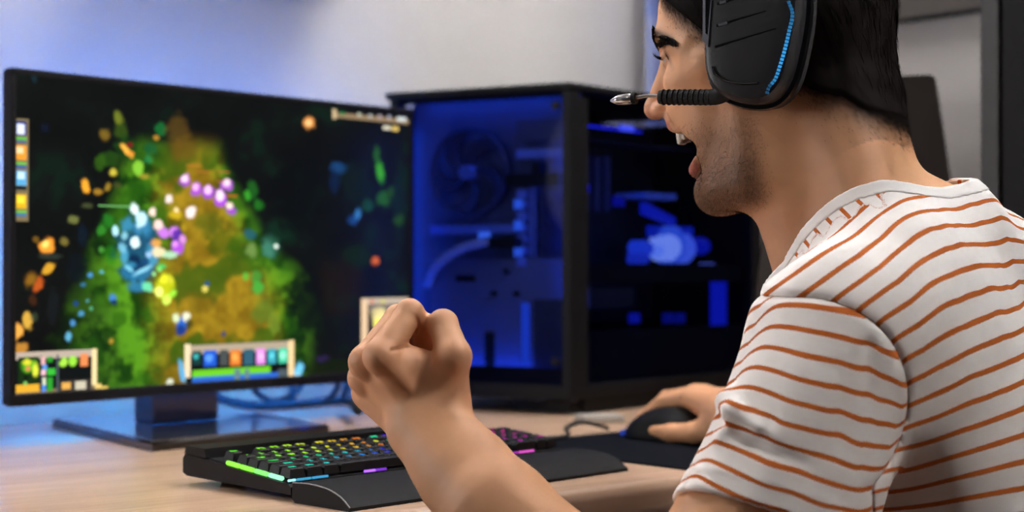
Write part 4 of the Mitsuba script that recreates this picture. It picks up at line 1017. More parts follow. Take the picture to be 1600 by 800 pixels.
# ------------------------------------------------------------------ right arm, the hand on the mouse
RM = [P(1078, 622, 1.885), P(1086, 616, 1.915), P(1098, 616, 1.945), P(1112, 622, 1.970)]
RP = [P(1038, 628, 1.935), P(1042, 622, 1.965), P(1058, 624, 1.99), P(1080, 632, 2.01)]
RT = [P(998, 659, 1.965), P(1004, 652, 2.0), P(1024, 652, 2.02), P(1050, 655, 2.04)]
RTH = [P(1124, 668, 1.83), P(1086, 676, 1.845), P(1050, 683, 1.87), P(1024, 688, 1.893)]
for Q, r_ in ((RT, .008), (RTH, .0105), (RP, .0095)):
    for q in Q: q[2] = max(q[2], DZ + .0035 + r_)
def sd_right(p):
    d = sd_cap(p, RJ, REL, .054, .043)
    d = smin(d, sd_cap(p, REL, RWR, .042, .026), .02)
    c = RWR + (np.mean(RM, 0) - RWR) * .25
    hand = sd_cap(p, RWR, c, .026, .024)
    for i in range(4):
        hand = smin(hand, sd_cap(p, c, RM[i], .019, .0125), .014)
        fg = sd_cap(p, RM[i], RP[i], .0115, .0095)
        fg = smin(fg, sd_cap(p, RP[i], RT[i], .0095, .0075), .004)
        hand = smin(hand, fg, .004)
    hand = smin(hand, sd_cap(p, c, RTH[0], .02, .018), .012)
    th = blend([sd_cap(p, RTH[0], RTH[1], .0175, .0125), sd_cap(p, RTH[1], RTH[2], .0125, .011), sd_cap(p, RTH[2], RTH[3], .011, .009)], .005)
    hand = smin(hand, th, .010)
    return smin(d, hand, .02)

# ------------------------------------------------------------------ trunk under the shirt
def sd_trunk(p, g=0.0):
    """g: how much looser than the skin."""
    d = sd_ell(p, t2w(.072, 0, -.195), (.106 + g, .155 + g, .205 + g), np.stack([TD, TL, TS]))
    d = smin(d, sd_ell(p, t2w(.06, 0, -.36), (.115 + g, .150 + g, .20 + g), np.stack([TD, TL, TS])), .05)
    d = smin(d, sd_cap(p, t2w(.035, .03, -.060), SJ * .86 + t2w(.03, .03, -.06) * .14, .054 + g, .052 + g), .035)
    d = smin(d, sd_cap(p, t2w(.035, -.03, -.060), RJ * .86 + t2w(.03, -.03, -.06) * .14, .054 + g, .052 + g), .035)
    d = smin(d, sd_cap(p, t2w(.03, 0, -.03), h2w((-.072, 0, -.17)), .050 + g, .044 + g), .03)
    d = smin(d, sd_ell(p, t2w(.012, sj[1] * .55, -.14), (.045 + g, .085 + g, .11 + g), np.stack([TD, TL, TS])), .04)
    d = smin(d, sd_ell(p, t2w(.012, -sj[1] * .55, -.14), (.045 + g, .085 + g, .11 + g), np.stack([TD, TL, TS])), .04)
    return d

# ------------------------------------------------------------------ the man: skin
from manifold3d import Manifold, Mesh as MMesh


def to_manifold(m):
    return Manifold(MMesh(np.asarray(m.vertices, np.float32), np.asarray(m.faces, np.uint32)))


def union_or_join(ms):
    try:
        parts = [to_manifold(m) for m in ms]
        if any(p.is_empty() for p in parts): raise ValueError
        out = parts[0]
        for p in parts[1:]: out = out + p
        q = out.to_mesh()
        return trimesh.Trimesh(q.vert_properties[:, :3], q.tri_verts, process=False)
    except Exception as e:
        print('joined without union', e)
        return join(ms)


def bbox(pts, r): pts = np.asarray(pts); return pts.min(0) - r, pts.max(0) + r


NECKB = h2w((-.075, 0, -.17))
def w_head_trunk(p): return smin(w_headneck(p), sd_trunk(p, -.004), .025)
lo, hi = bbox([h2w((x, y, z)) for x in (-.14, .125) for y in (-.085, .085) for z in (-.235, .14)], 0.012)
lo[2] = t2w(0, 0, -.11)[2]; hi = np.maximum(hi, C7 + 0.05); lo[1] = min(lo[1], C7[1] - 0.07)
head = nets(w_head_trunk, lo, hi, 0.0017)
lo, hi = bbox([FM, WR, *MCP, *PIP, *TH, *DIP, SJ, EL], 0.06)
arm_l = nets(sd_left, lo, hi, 0.0014)
lo, hi = bbox([RWR, *RM, *RT, *RTH, REL, RJ], 0.06)
arm_r = nets(sd_right, lo, hi, 0.0026)
lo, hi = bbox([SJ, RJ, PELV], 0.2)
trunk = nets(lambda p: sd_trunk(p, -.004), lo, hi, 0.008)
skin = union_or_join([head, arm_l, arm_r, trunk])
v = np.asarray(skin.vertices)
L_ = w2h(v); X, Y, Z = L_[:, 0], np.abs(L_[:, 1]), L_[:, 2]
def sst(a, b, x): t = np.clip((x - a) / (b - a), 0, 1); return t * t * (3 - 2 * t)
col = np.tile(np.array(S('#cb956e')), (len(v), 1))
mot = meshkit.fbm(v * 45, 4, 3)[:, None]
col *= 0.90 + 0.20 * mot
col[:, 1:] *= (1 - 0.10 * (meshkit.fbm(v * 22, 3, 8) - 0.5))[:, None]
inhead = (Z > -.16) & (X > -.1) & (X < .13) & (Y < .09) & (np.linalg.norm(v - HO, axis=1) < .22)
def tint(mask, c, w):
    m = (mask * w * inhead)[:, None]
    col[:] = col * (1 - m) + np.array(S(c)) * m
beard = sst(-.042, -.085, Z) * sst(-.022, .004, X) * sst(-.150, -.132, Z)
beard *= 1 - .75 * sst(.05, .072, X) * sst(-.094, -.082, Z) * (Z > -.1)
beard = np.maximum(beard, .5 * sst(.070, .080, X) * sst(.025, .020, Y) * sst(-.046, -.041, Z) * (Z < -.034))
beard *= 0.75 + 0.5 * meshkit.noise(v * 900, 5)
tint(np.clip(beard, 0, 1) * (.62 + .38 * sst(-.080, -.112, Z)), '#3e2a20', .78)
lipu = np.exp(-((X - .096) / .010) ** 2 - ((Z + .0475) / .0040) ** 2) * (Y < .024)
lipl = np.exp(-((X - .0795) / .011) ** 2 - ((Z + .0905) / .0085) ** 2) * (Y < .024)
tint(np.clip(1.4 * (lipu + lipl), 0, 1), '#a8564c', .75)
cav = ((X - .070) / .036) ** 2 + (Y / .021) ** 2 + ((Z + .0685) / .0175) ** 2
tint(sst(1.25, .95, cav) * (X < .092), '#6a2420', .9)
tint(np.exp(-((X - .11) / .02) ** 2 - (Y / .018) ** 2 - ((Z + .028) / .014) ** 2), '#c47a62', .5)
cr_ = np.clip((.0140 - Z) / .0150, 0, 1); tint(np.exp(-((X - (.0715 - .0075 * cr_)) / .0030) ** 2 - ((Y - (.0445 + .0035 * cr_)) / .006) ** 2) * (Z < .018) * (Z > -.004), '#3a2018', .9)  # dark crease at the eye corner, its shade put into the skin colour
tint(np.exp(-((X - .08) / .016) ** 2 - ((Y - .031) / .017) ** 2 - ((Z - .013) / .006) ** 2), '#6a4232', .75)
bz_ = np.interp(X, [.053, .086, .0955], [.018, .0410, .031])
tint(np.exp(-((Z - bz_) / .0042) ** 2) * sst(.049, .058, X) * (Y > .006) * (Y < .062), '#2c1d16', .9)
# close-cropped hair shows dark at nape and temples; neck below also tinted for shade
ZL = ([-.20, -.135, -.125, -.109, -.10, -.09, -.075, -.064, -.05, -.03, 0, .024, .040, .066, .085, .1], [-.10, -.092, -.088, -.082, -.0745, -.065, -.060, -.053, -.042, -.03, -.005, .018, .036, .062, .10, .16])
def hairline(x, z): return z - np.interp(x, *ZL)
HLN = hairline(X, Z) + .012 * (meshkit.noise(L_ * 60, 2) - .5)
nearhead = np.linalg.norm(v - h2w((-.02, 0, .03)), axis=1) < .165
col = col * (1 - .30 * (sst(-.060, -.012, HLN) * nearhead * (X < .01))[:, None])  # upper neck darkened: ear cup's cast shade in the colour, partly hair fade
m = (sst(-.024, .012, HLN) * nearhead * (Z > -.125))[:, None] * .93
col = col * (1 - m) + np.array(S('#2a1f1a')) * m
knuck = np.zeros(len(v))
for q, r in [(MCP[0], .014), (PIP[0], .012), (TH[1], .014), (TH[2], .012), (MCP[1], .013), (MCP[2], .012)]: knuck = np.maximum(knuck, np.exp(-(np.linalg.norm(v - q, axis=1) / r) ** 2 * .7))
col = col * (1 - .22 * knuck[:, None]) + np.array(S('#cf8a6e')) * .22 * knuck[:, None]
def pores(p, n, uv): return noise(p.x * 1400, p.y * 1400, p.z * 1400) * 0.5 + fbm(p.x * 420, p.y * 420, p.z * 420, 2)
scene['mat_skin'] = {'type': 'twosided', 'bsdf': {'type': 'bumpmap', 'arbitrary': mikit.proc(pores, 4e-4), 'scale': 0.00012, 'bsdf': {'type': 'principled', 'base_color': {'type': 'mesh_attribute', 'name': 'vertex_color'}, 'roughness': 0.54, 'specular': 0.36}}}
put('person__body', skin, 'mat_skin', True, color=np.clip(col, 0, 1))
tag('person', 'cheering young man in a striped t-shirt and headset, raising his fist at the desk', 'person')

# eyes, teeth, brows
for s in (1, -1):
    e = trimesh.creation.icosphere(3, .0126); e.apply_translation(V(*EYE) * V(1, s, 1))
    q = np.asarray(e.vertices) - V(*EYE) * V(1, s, 1)
    ang = np.degrees(np.arccos(np.clip(q[:, 0] / .0126, -1, 1)))
    ec = np.where((ang < 11)[:, None], [.01, .008, .006], np.where((ang < 26)[:, None], S('#4a2f1c'), S('#b5a89e')))
    put(num('person__eye'), at(e, HEAD), {'type': 'principled', 'base_color': {'type': 'mesh_attribute', 'name': 'vertex_color'}, 'roughness': 0.12}, True, color=ec)
TOOTH = mat('tooth', '#efe8da', 0.25)
for i in range(10):
    u = (i - 4.5) / 3.6
    x, y = .0935 - .021 * u * u, .0225 * u * (1 - .12 * abs(u))
    yaw = u * 1.0; w_ = .0036 if abs(i - 4.5) < 1 else .0031
    hgt = .0150 if abs(i - 4.5) < 1 else .0130
    fr = np.eye(4); fr[:2, 0] = (math.cos(yaw), math.sin(yaw)); fr[:2, 1] = (-math.sin(yaw), math.cos(yaw)); fr[:3, 3] = (x - .0035, y, -.050)
    put(num('person__tooth'), at(at(rbox(-.003, .0028, -w_, w_, -hgt, .005, .0014), fr), HEAD), TOOTH, 40)
HAIRM = mat('hair', '#0d0908', 0.75, spec=0.06)
R_ = np.random.default_rng(5)
def head_surface(p, n_it=4):
    """Pulls head-space points onto the skin; also returns the outward direction there."""
    p = np.asarray(p, np.float32); e = 5e-4
    for _ in range(n_it):
        d = sd_headneck(p)
        g = np.stack([sd_headneck(p + np.eye(3, dtype=np.float32)[k] * e) - sd_headneck(p - np.eye(3, dtype=np.float32)[k] * e) for k in range(3)], 1) / (2 * e)
        g /= np.linalg.norm(g, axis=1, keepdims=True) + 1e-9
        p = p - g * np.clip(d, -.01, .01)[:, None]
    return p.astype(float), g.astype(float)
for s in (1, -1):
    t = R_.random(900); wv = (R_.random(900) - .5) * (.0085 * (1 - .55 * t))
    bx = np.interp(t, [0, .4, 1], [.0955, .086, .053]); by = np.interp(t, [0, .4, 1], [.009, .030, .058]); bz = np.interp(t, [0, .35, 1], [.030, .0410, .018]) + wv
    p_, g_ = head_surface(np.stack([bx, by * s, bz], 1))
    dr_h = np.stack([-.35 - .4 * t, s * (.9 - .3 * t), .55 - 1.2 * t], 1) + g_ * .35
    put(num('person__eyebrow'), at(strands(p_, dr_h, .006 + .005 * R_.random(900), .00042), HEAD), HAIRM)
    t = R_.random(60); p0 = np.stack([EYE[0] + .0142 - .004 * (2 * t - 1) ** 2, s * (EYE[1] + .011 * (2 * t - 1)), np.full(60, EYE[2] + .001)], 1)
    dl_ = np.stack([np.full(60, .9), s * (2 * t - .7) * .9, .05 + .25 * R_.random(60)], 1)
    put(num('person__eyelashes'), at(strands(p0, dl_, .0055 + .0025 * R_.random(60), .00026, bend=np.tile([0, 0, .5], (60, 1))), HEAD), HAIRM)

# hair: a thick cap that thins out towards the hairline, with strands over it
def sd_hair(p):
    q = w2h(p).astype(np.float32)
    h = hairline(q[:, 0], q[:, 2])
    th = -.004 + .0075 * sst(-.004, .010, h) + .006 * sst(.012, .075, h) * sst(.06, -.05, q[:, 0]) + .004 * sst(.03, .10, h) + .014 * sst(.075, .125, q[:, 2])
    th = th + .0035 * (meshkit.noise(q * np.array([70, 70, 22]), 4) - .5) * sst(.0, .02, h)
    d = smin(sd_skull(q), sd_neck(q), .022)
    return np.maximum((d - th) , -(q[:, 2] + .105)) * HS
lo, hi = bbox([h2w((x, y, z)) for x in (-.15, .11) for y in (-.1, .1) for z in (-.1, .16)], 0.012)
hair = nets(sd_hair, lo, hi, 0.003, 1)
put('person__hair', hair, HAIRM, True); tag('person__hair', 'short dark brown hair tapered at the neck')
hv = w2h(np.asarray(hair.triangles_center)); hn = np.asarray(hair.face_normals) @ np.stack([HF, HL, HU]).T
ok = (hairline(hv[:, 0], hv[:, 2]) > .004) & (hv[:, 2] > -.098)
ok = np.nonzero(ok)[0]; pick = ok[R_.integers(0, len(ok), 11000)]
flow = np.stack([-.35 - .3 * sst(-.08, .05, hv[pick, 0]), .15 * np.sign(hv[pick, 1]), -1.0 * sst(.16, .06, hv[pick, 2]) - .05], 1)
flow -= hn[pick] * (flow * hn[pick]).sum(1, keepdims=True); flow /= np.linalg.norm(flow, axis=1, keepdims=True) + 1e-9
hl_ = hairline(hv[pick, 0], hv[pick, 2])
put('person__hair__strands', at(strands(hv[pick] - hn[pick] * .001, flow + hn[pick] * .22 + R_.normal(0, .12, (len(pick), 3)), (.006 + .012 * sst(.0, .05, hl_)) * (.7 + .6 * R_.random(len(pick))), .00035, bend=-hn[pick] * .25), HEAD), HAIRM)
labels['person__hair__strands'] = {'label': 'fine loose hairs', 'kind': 'stuff'}
# nape, temple and beard hairs that stand on the skin
inv = w2h(np.asarray(skin.triangles_center)); cx = inv; hh = hairline(cx[:, 0], cx[:, 2])
area = skin.area_faces
nh = np.linalg.norm(inv - V(-.02, 0, .03), axis=1) < .175
prob = np.exp(-np.abs(hh - .006) / .007) * nh * (cx[:, 2] > -.12) * area
pick = R_.choice(len(inv), 15000, p=prob / prob.sum())
sn_ = np.asarray(skin.face_normals)[pick] @ np.stack([HF, HL, HU]).T
fl = np.stack([np.full(len(pick), -.5), np.zeros(len(pick)), np.full(len(pick), -.9)], 1); fl -= sn_ * (fl * sn_).sum(1, keepdims=True)
put('person__nape_hair', at(strands(inv[pick], fl + sn_ * .35 + R_.normal(0, .15, (len(pick), 3)), .003 + .006 * R_.random(len(pick)) * sst(-.02, .01, hh[pick]), .00013, segs=2), HEAD), HAIRM)
labels['person__nape_hair'] = {'label': 'fine hairs along the hairline', 'kind': 'stuff'}
Xc, Yc, Zc = cx[:, 0], np.abs(cx[:, 1]), cx[:, 2]
bm = sst(-.045, -.09, Zc) * sst(-.022, .004, Xc) * sst(-.150, -.134, Zc) * (np.linalg.norm(inv - V(.03, 0, -.08), axis=1) < .095)
bm *= (((Xc - .078) / .038) ** 2 + (Yc / .026) ** 2 + ((Zc + .0685) / .026) ** 2 > 1)
pick = R_.choice(len(inv), 14000, p=bm * area / (bm * area).sum())
sn_ = np.asarray(skin.face_normals)[pick] @ np.stack([HF, HL, HU]).T
fl = np.stack([np.full(len(pick), .15), np.zeros(len(pick)), np.full(len(pick), -1.0)], 1); fl -= sn_ * (fl * sn_).sum(1, keepdims=True)
put('person__stubble', at(strands(inv[pick], fl * .8 + sn_ * .6 + R_.normal(0, .25, (len(pick), 3)), .0012 + .0018 * R_.random(len(pick)), .00009, segs=1), HEAD), HAIRM)
labels['person__stubble'] = {'label': 'short dark stubble on the jaw', 'kind': 'stuff'}

# ------------------------------------------------------------------ striped t-shirt
HM_ = P(1226, 820, 1.155); SJ2 = P(1302, 556, 1.205)                                   # middle of the left sleeve's hem
SAX = unit(HM_ - SJ2)
RH_ = RJ + (REL - RJ) * .62
PER = 0.0212                                                 # stripe distance
def fold_noise(p, a, b, c, sc, seed):
    """Value noise stretched along a (unit vector)."""
    q = np.stack([p @ a * sc[0], p @ b * sc[1], p @ c * sc[2]], 1)
    return meshkit.fbm(q, 2, seed).astype(np.float32) - .5
CR = [V(.148, 1.158, .8535), V(.1588, 1.1322, .8472), V(.1728, 1.1185, .8377), V(.1873, 1.1096, .8305), V(.2047, 1.1067, .8237)]
CREASES = [(CR[0], CR[1], .0055), (CR[1], CR[2], .0042), (CR[2], CR[3], .0030), (CR[3], CR[4], .0018),
           (V(.1830, 1.128, .874), V(.1835, 1.121, .852), .0020),
           (V(.2585, 1.1352, .905), V(.2570, 1.1205, .845), .0036), (V(.2560, 1.1205, .845), V(.2480, 1.112, .812), .0026), (V(.2350, 1.126, .89), V(.2330, 1.112, .835), .0022)]
RIDGES = [(CR[0] + V(.010, .006, .008), CR[1] + V(.002, .009, .008), .0075), (CR[1] + V(.002, .009, .008), CR[2] + V(.002, .008, .007), .0060), (CR[1] + V(-.004, .008, -.012), CR[2] + V(0, .007, -.011), .006)]
SB = unit(np.cross(SAX, V(0, 1, 0))); SC = np.cross(SAX, SB)
def sd_shirt(p):
    d = smin(sd_neck(w2h(p).astype(np.float32)) * HS, sd_trunk(p, -.004), .025) - .0135
    sl = sd_cap(p, SJ2 - SAX * .01, HM_ + SAX * .03, .069, .060)
    sl = smin(sl, sd_cap(p, SJ + (EL - SJ) * .05, SJ + (EL - SJ) * .66, .056, .050), .015)
    sr = sd_cap(p, RJ, RH_ + (RH_ - RJ) * .1, .066, .068)
    f1 = fold_noise(p, SAX, SB, SC, (7, 24, 24), 3)
    nearm = np.clip(1 - np.abs(sl) / .03, 0, 1)
    d = smin(d, sl, .032); d = smin(d, sr, .032)
    for a_, b_, dep in CREASES: d = smax(d, -sd_cap(p, a_, b_, dep, dep * .6), .008)
    for a_, b_, dep in RIDGES: d = smin(d, sd_cap(p, a_, b_, dep, dep * .7), .010)
    f, l, s = w2t(p)
    # drapery: soft folds down the back, sharper ones out from the armpit and round the sleeve
    ga = unit(TL * .55 - TS * .85); gb = unit(TL * .85 + TS * .55)
    f2 = fold_noise(p, ga, gb, TD, (6, 22, 8), 11)
    arm = sst(.06, .15, l) * sst(-.36, -.06, s)
    d = d + .0105 * f1 * nearm + .010 * f2 * (.35 + .65 * arm)
    d = d + .003 * fold_noise(p, TS, TL, TD, (18, 40, 18), 21)
    return d
def seam_l(p):
    """Positive on the sleeve's side of the armhole seam."""
    x, y, z = p[:, 0], p[:, 1], p[:, 2]
    dx, dz = np.maximum(x - .215, 0), z - .865
    dz = np.where(x > .215, np.maximum(dz, -.06), np.maximum(dz, 0))
    return np.minimum(.0735 - np.hypot(dx, dz), 1.30 - y)
def seam_r(p): return (p - t2w(.03, -.150, -.08)) @ unit(-TL * .93 - TS * .30 - TD * .10)
def collar_cut(p):
    f, l, s = w2t(p)
    th = np.degrees(np.arctan2(l - .02, f - .06)) % 360
    return s - np.interp(th, *COLLAR)
COLLAR = ([0, 30, 60, 65, 73, 86, 98, 108, 120, 128, 145, 159, 180, 207, 230, 252, 270, 300, 330, 360],
          [-.062, -.055, -.0327, -.0228, -.0125, -.0034, .0032, .0066, .007, .0038, -.0039, -.0057, -.003, .004, .014, .016, .008, -.030, -.058, -.062])
def softened(m, n=3):
    """A few rounds of smoothing that keep the volume."""
    from scipy.sparse import coo_matrix
    v, e = np.asarray(m.vertices, float), m.edges
    A = coo_matrix((np.ones(len(e) * 2), (np.r_[e[:, 0], e[:, 1]], np.r_[e[:, 1], e[:, 0]])), shape=(len(v),) * 2).tocsr(); A.data[:] = 1
    w = np.maximum(np.asarray(A.sum(1)), 1)
    for _ in range(n):
        for k in (.5, -.52): v = v + k * (A @ v / w - v)
    return trimesh.Trimesh(v, m.faces, process=False)
def shell(d, th=.006): return np.maximum(d, -(d + th))
def sd_body_cloth(p):
    d = sd_shirt(p)
    sm = np.maximum(seam_l(p), seam_r(p))
    d = d + .0022 * np.exp(-(sm / .004) ** 2)
    f, l, s = w2t(p)
    return np.maximum(np.maximum(shell(d), collar_cut(p)), np.maximum(sm, -(s + .50)))
def sd_sleeve_l(p):
    d = sd_shirt(p); sm = seam_l(p)
    d = d + .0022 * np.exp(-(sm / .004) ** 2)
    hem = (p - HM_) @ SAX - .009
    d = d - .0008 * np.exp(-((hem + .018) / .003) ** 2)
    return np.maximum(np.maximum(shell(d), -sm), np.maximum(hem, -((p - SJ) @ TL + .09)))
def sd_sleeve_r(p):
    d = sd_shirt(p); sm = seam_r(p)
    return np.maximum(np.maximum(shell(d), -sm), (p - RH_) @ unit(REL - RJ))
def sd_collar(p):
    d = sd_shirt(p); c = collar_cut(p)
    return np.maximum(np.abs(d + .0020) - .0028, np.abs(c + .0055) - .0062)
def cubic(W, x, y, z): return sum(w * t for w, t in zip(W, (1, x, y, z, x * y, x * z, y * z, x * x, y * y, z * z, y * y * z, y * z * z, y ** 3, z ** 3)))
BODY_W = [0.292, -44.423, 4.822, -49.726, 8.636, -145.897, 294.071, 169.078, 84.099, 113.149, -404.361, 830.017, -356.865, 341.945]
SLV_W = [2.396, 61.724, 55.674, 69.756, -46.783, -216.396, -956.732, 40.483, -150.543, -1801.712, -2836.631, 4150.976, -4057.979, 8677.941]
def seamc(v):
    """Stripe coordinate on the trunk: how the cloth's stripes run over back and shoulder."""
    f, l, s = w2t(v)
    lc = np.clip(np.where(l < 0, -l * .35, l), 0, .20); fc = np.clip(f, -.05, .13); sc = np.clip(s, -.30, .04)
    u = cubic(BODY_W, fc, lc, sc) - (s - sc) / PER - .5 + .05 * (meshkit.noise(v * 14, 9) - .5)
    th = np.degrees(np.arctan2(l - .02, f - .06)) % 360; c = collar_cut(v)
    front = (c > -.021 - .004 * np.sin(th * .5)) & (th > 50) & (th < 118)            # the front panel, sewn on along the shoulder
    return np.where(front, (1.25 * f - .9 * s + .25 * l) / PER + .2, u)
def stripes(p, n, uv):
    t = uv.x - dr.floor(uv.x)
    w = 0.115 + 0.02 * (noise(p.x * 60, p.y * 60, p.z * 60) - 0.5)
    m = 1 - smoothstep(w - 0.015, w + 0.015, dr.abs(t - 0.5))
    cl = mix(S('#e9e2dc'), S('#f1ebe6'), fbm(p.x * 120, p.y * 120, p.z * 120))
    return mix(cl, S('#b05c28'), m)
def cloth(base): return {'type': 'twosided', 'bsdf': {'type': 'principled', 'base_color': base, 'roughness': 0.9, 'specular': 0.15, 'sheen': 0.3}}
scene['mat_stripes'] = cloth(mikit.proc(stripes))
scene['mat_white_cloth'] = cloth(rgb(S('#ece6e0')))
lo, hi = bbox([t2w(f, l, s) for f in (-.06, .2) for l in (-.14, .16) for s in (-.5, .05)], 0.03)
m = softened(nets(sd_body_cloth, lo, hi, 0.0025, 0))
v = np.asarray(m.vertices)
put('person__t_shirt', m, 'mat_stripes', True, uv=np.stack([seamc(v), .1 * np.arctan2(w2t(v)[1], .07 - w2t(v)[0])], 1)); tag('person__t_shirt', 'white t-shirt with thin rust orange stripes')
lo, hi = bbox([SJ, HM_, t2w(.03, .128, -.08)], 0.10)
m = softened(nets(sd_sleeve_l, lo, hi, 0.0025, 0)); v = np.asarray(m.vertices)
def sleevec(v):
    q = v - SJ2; a_, b_, c_ = q @ SAX, q @ SB, q @ SC
    ac = np.clip(a_, -.01, .15)
    return cubic(SLV_W, ac, np.clip(b_, -.083, .046), np.clip(c_, .016, .073)) + (a_ - ac) / PER - .5 + .04 * (meshkit.noise(v * 16, 6) - .5)
put('person__t_shirt__sleeve', m, 'mat_stripes', True, uv=np.stack([sleevec(v), .07 * np.arctan2((v - SJ2) @ SB, (v - SJ2) @ SC)], 1))
lo, hi = bbox([RJ, RH_, t2w(.03, -.128, -.08)], 0.10)
m = softened(nets(sd_sleeve_r, lo, hi, 0.004, 0)); v = np.asarray(m.vertices)
put('person__t_shirt__sleeve_001', m, 'mat_stripes', True, uv=np.stack([((v - RJ) @ unit(REL - RJ)) / PER, v[:, 2]], 1))
lo, hi = bbox([t2w(f, l, s) for f in (-.04, .17) for l in (-.11, .12) for s in (-.08, .05)], 0.02)
m = softened(nets(sd_collar, lo, hi, 0.0018, 0))
put('person__t_shirt__collar', m, 'mat_white_cloth', True)

# ------------------------------------------------------------------ trousers and the stool he sits on (below the picture)
hipf = TF; JEANS = mat('jeans', '#26324a', 0.8)
SEATZ = 0.47
hipc = V(PELV[0], PELV[1], SEATZ + .088)
def sd_jeans(p):
    d = sd_ell(p, hipc + V(0, 0, .012), (.125, .165, .098), np.stack([hipf, TL, V(0, 0, 1)]))
    for s in (1, -1):
        h = hipc + TL * .085 * s - V(0, 0, .005); k = h + hipf * .40 + TL * .04 * s + V(0, 0, .005); a = V(k[0], k[1], .10) - hipf * .06
        d = smin(d, sd_cap(p, h, k, .085, .066), .03); d = smin(d, sd_cap(p, k, a, .066, .055), .02)
    return d
pts = [hipc, hipc + hipf * .45 + TL * .2, hipc + hipf * .45 - TL * .2, hipc - TL * .2, hipc + TL * .2]
lo, hi = bbox(pts, 0.17); lo[2] = 0.05
put('person__trousers', nets(sd_jeans, lo, hi, 0.008), JEANS, True)
for s in (1, -1):
    a = hipc + TL * .125 * s + hipf * .34
    sh = np.vstack([[a[0], a[1], 0] + hipf * x + TL * y + V(0, 0, z) for x, y, z in [(-.09, -.035, 0), (-.09, .035, 0), (.17, -.04, 0), (.17, .04, 0), (.10, -.045, 0), (.10, .045, 0), (-.08, -.035, .10), (-.08, .035, .10), (.03, -.035, .10), (.03, .035, .10), (.16, -.035, .035), (.16, .035, .035)]])
    put(num('person__shoe'), hull(sh), FABRIC_DARK)
tag('stool', 'round padded stool under the seated man', 'stool')
sb = V(hipc[0] - TF[0] * -.03, hipc[1] + TF[1] * .03, 0)
put('stool__seat', at(lathe([[0, .39], [.17, .39], [.18, .41], [.18, .435], [.165, .455], [0, .462]], 48), frame(sb, (1, 0, 0))), FABRIC_DARK, 40)
put('stool__column', cyl(sb + V(0, 0, .02), sb + V(0, 0, .39), .03), BLACK, 30)
put('stool__base', at(lathe([[0, 0], [.2, 0], [.2, .012], [.04, .03], [0, .03]], 48), frame(sb, (1, 0, 0))), BLACK, 30)

# ------------------------------------------------------------------ headset
tag('headset', 'black over-ear headset with a blue light line and a boom microphone, worn by the man', 'headset')
YO = .122                                                   # how far the cup's face stands out from the head's middle (head coordinates)
out_px = [(1102, -44), (1099, 20), (1098, 75), (1100, 108), (1108, 132), (1124, 148), (1150, 159), (1180, 162), (1204, 156), (1222, 138), (1234, 110), (1243, 72), (1250, 30), (1252, -10), (1246, -46), (1225, -66), (1175, -76), (1130, -70)]
out = np.array([on_head(x, y, YO - .004)[[0, 2]] for x, y in out_px])
oc = out.mean(0)
from shapely import Polygon
cs = np.vstack([out, out[:1]]); sm_ = spline(np.vstack([cs[-2], cs, cs[1]]), 150)[8:-8]
poly = Polygon([tuple(q) for q in spline(cs, 110)[:-1]]).buffer(0)
def ring(off):
    p_ = poly.buffer(off, quad_segs=4); p_ = p_.geoms[0] if hasattr(p_, 'geoms') else p_
    s = p_.exterior; return np.array([s.interpolate(t, normalized=True).coords[0] for t in np.linspace(0, 1, 120, endpoint=False)])
def loft(levels):
    """levels: (offset of the outline, y). Closed shell between them; all in head coordinates."""
    rs = []
    for off, y in levels:
        r = ring(off); k = np.argmin(np.arctan2(r[:, 1] - oc[1], r[:, 0] - oc[0])); r = np.roll(r, -k, 0)
        if Polygon(r).exterior.is_ccw is False: r = r[::-1]
        k = np.argmin(np.abs(np.arctan2(r[:, 1] - oc[1], r[:, 0] - oc[0]))); r = np.roll(r, -k, 0)
        rs.append(np.stack([r[:, 0], np.full(len(r), y), r[:, 1]], 1))
    n = len(rs[0]); v = np.vstack(rs + [[rs[0].mean(0)], [rs[-1].mean(0)]]); f = []
    for i in range(len(rs) - 1):
        for j in range(n):
            k = (j + 1) % n
            f += [[i * n + j, (i + 1) * n + j, (i + 1) * n + k], [i * n + j, (i + 1) * n + k, i * n + k]]
    for j in range(n):
        k = (j + 1) % n
        f += [[len(v) - 2, j, k], [len(v) - 1, (len(rs) - 1) * n + k, (len(rs) - 1) * n + j]]
    m = trimesh.Trimesh(v, f, process=False)
    return m if m.volume > 0 else trimesh.Trimesh(v, m.faces[:, ::-1], process=False)
CUPM = mat('cup_plastic', '#1a1a1d', 0.40)
CUPG = mat('cup_gloss', '#0b0b0d', 0.15)
PADM2 = mat('ear_pad', '#101012', 0.75)
for s in (1, -1):
    flip = np.eye(4); flip[1, 1] = s
    H2 = HEAD @ flip
    k = num('headset__ear_cup')
    put(k, at(loft([(-.001, .098), (0, .101), (.0, .110), (-.0012, .116), (-.0045, YO - .0015), (-.010, YO), (-.025, YO + .001)]), H2), CUPM, 35)
    put(num('headset__rim'), at(loft([(-.004, .093), (.0035, .095), (.0045, .099), (.0035, .103), (-.004, .105)]), H2), CUPG, 35)
    put(num('headset__ear_pad'), at(loft([(-.020, .073), (-.006, .0735), (.0, .076), (.002, .082), (.0, .089), (-.004, .094), (-.02, .094)]), H2), PADM2, True)
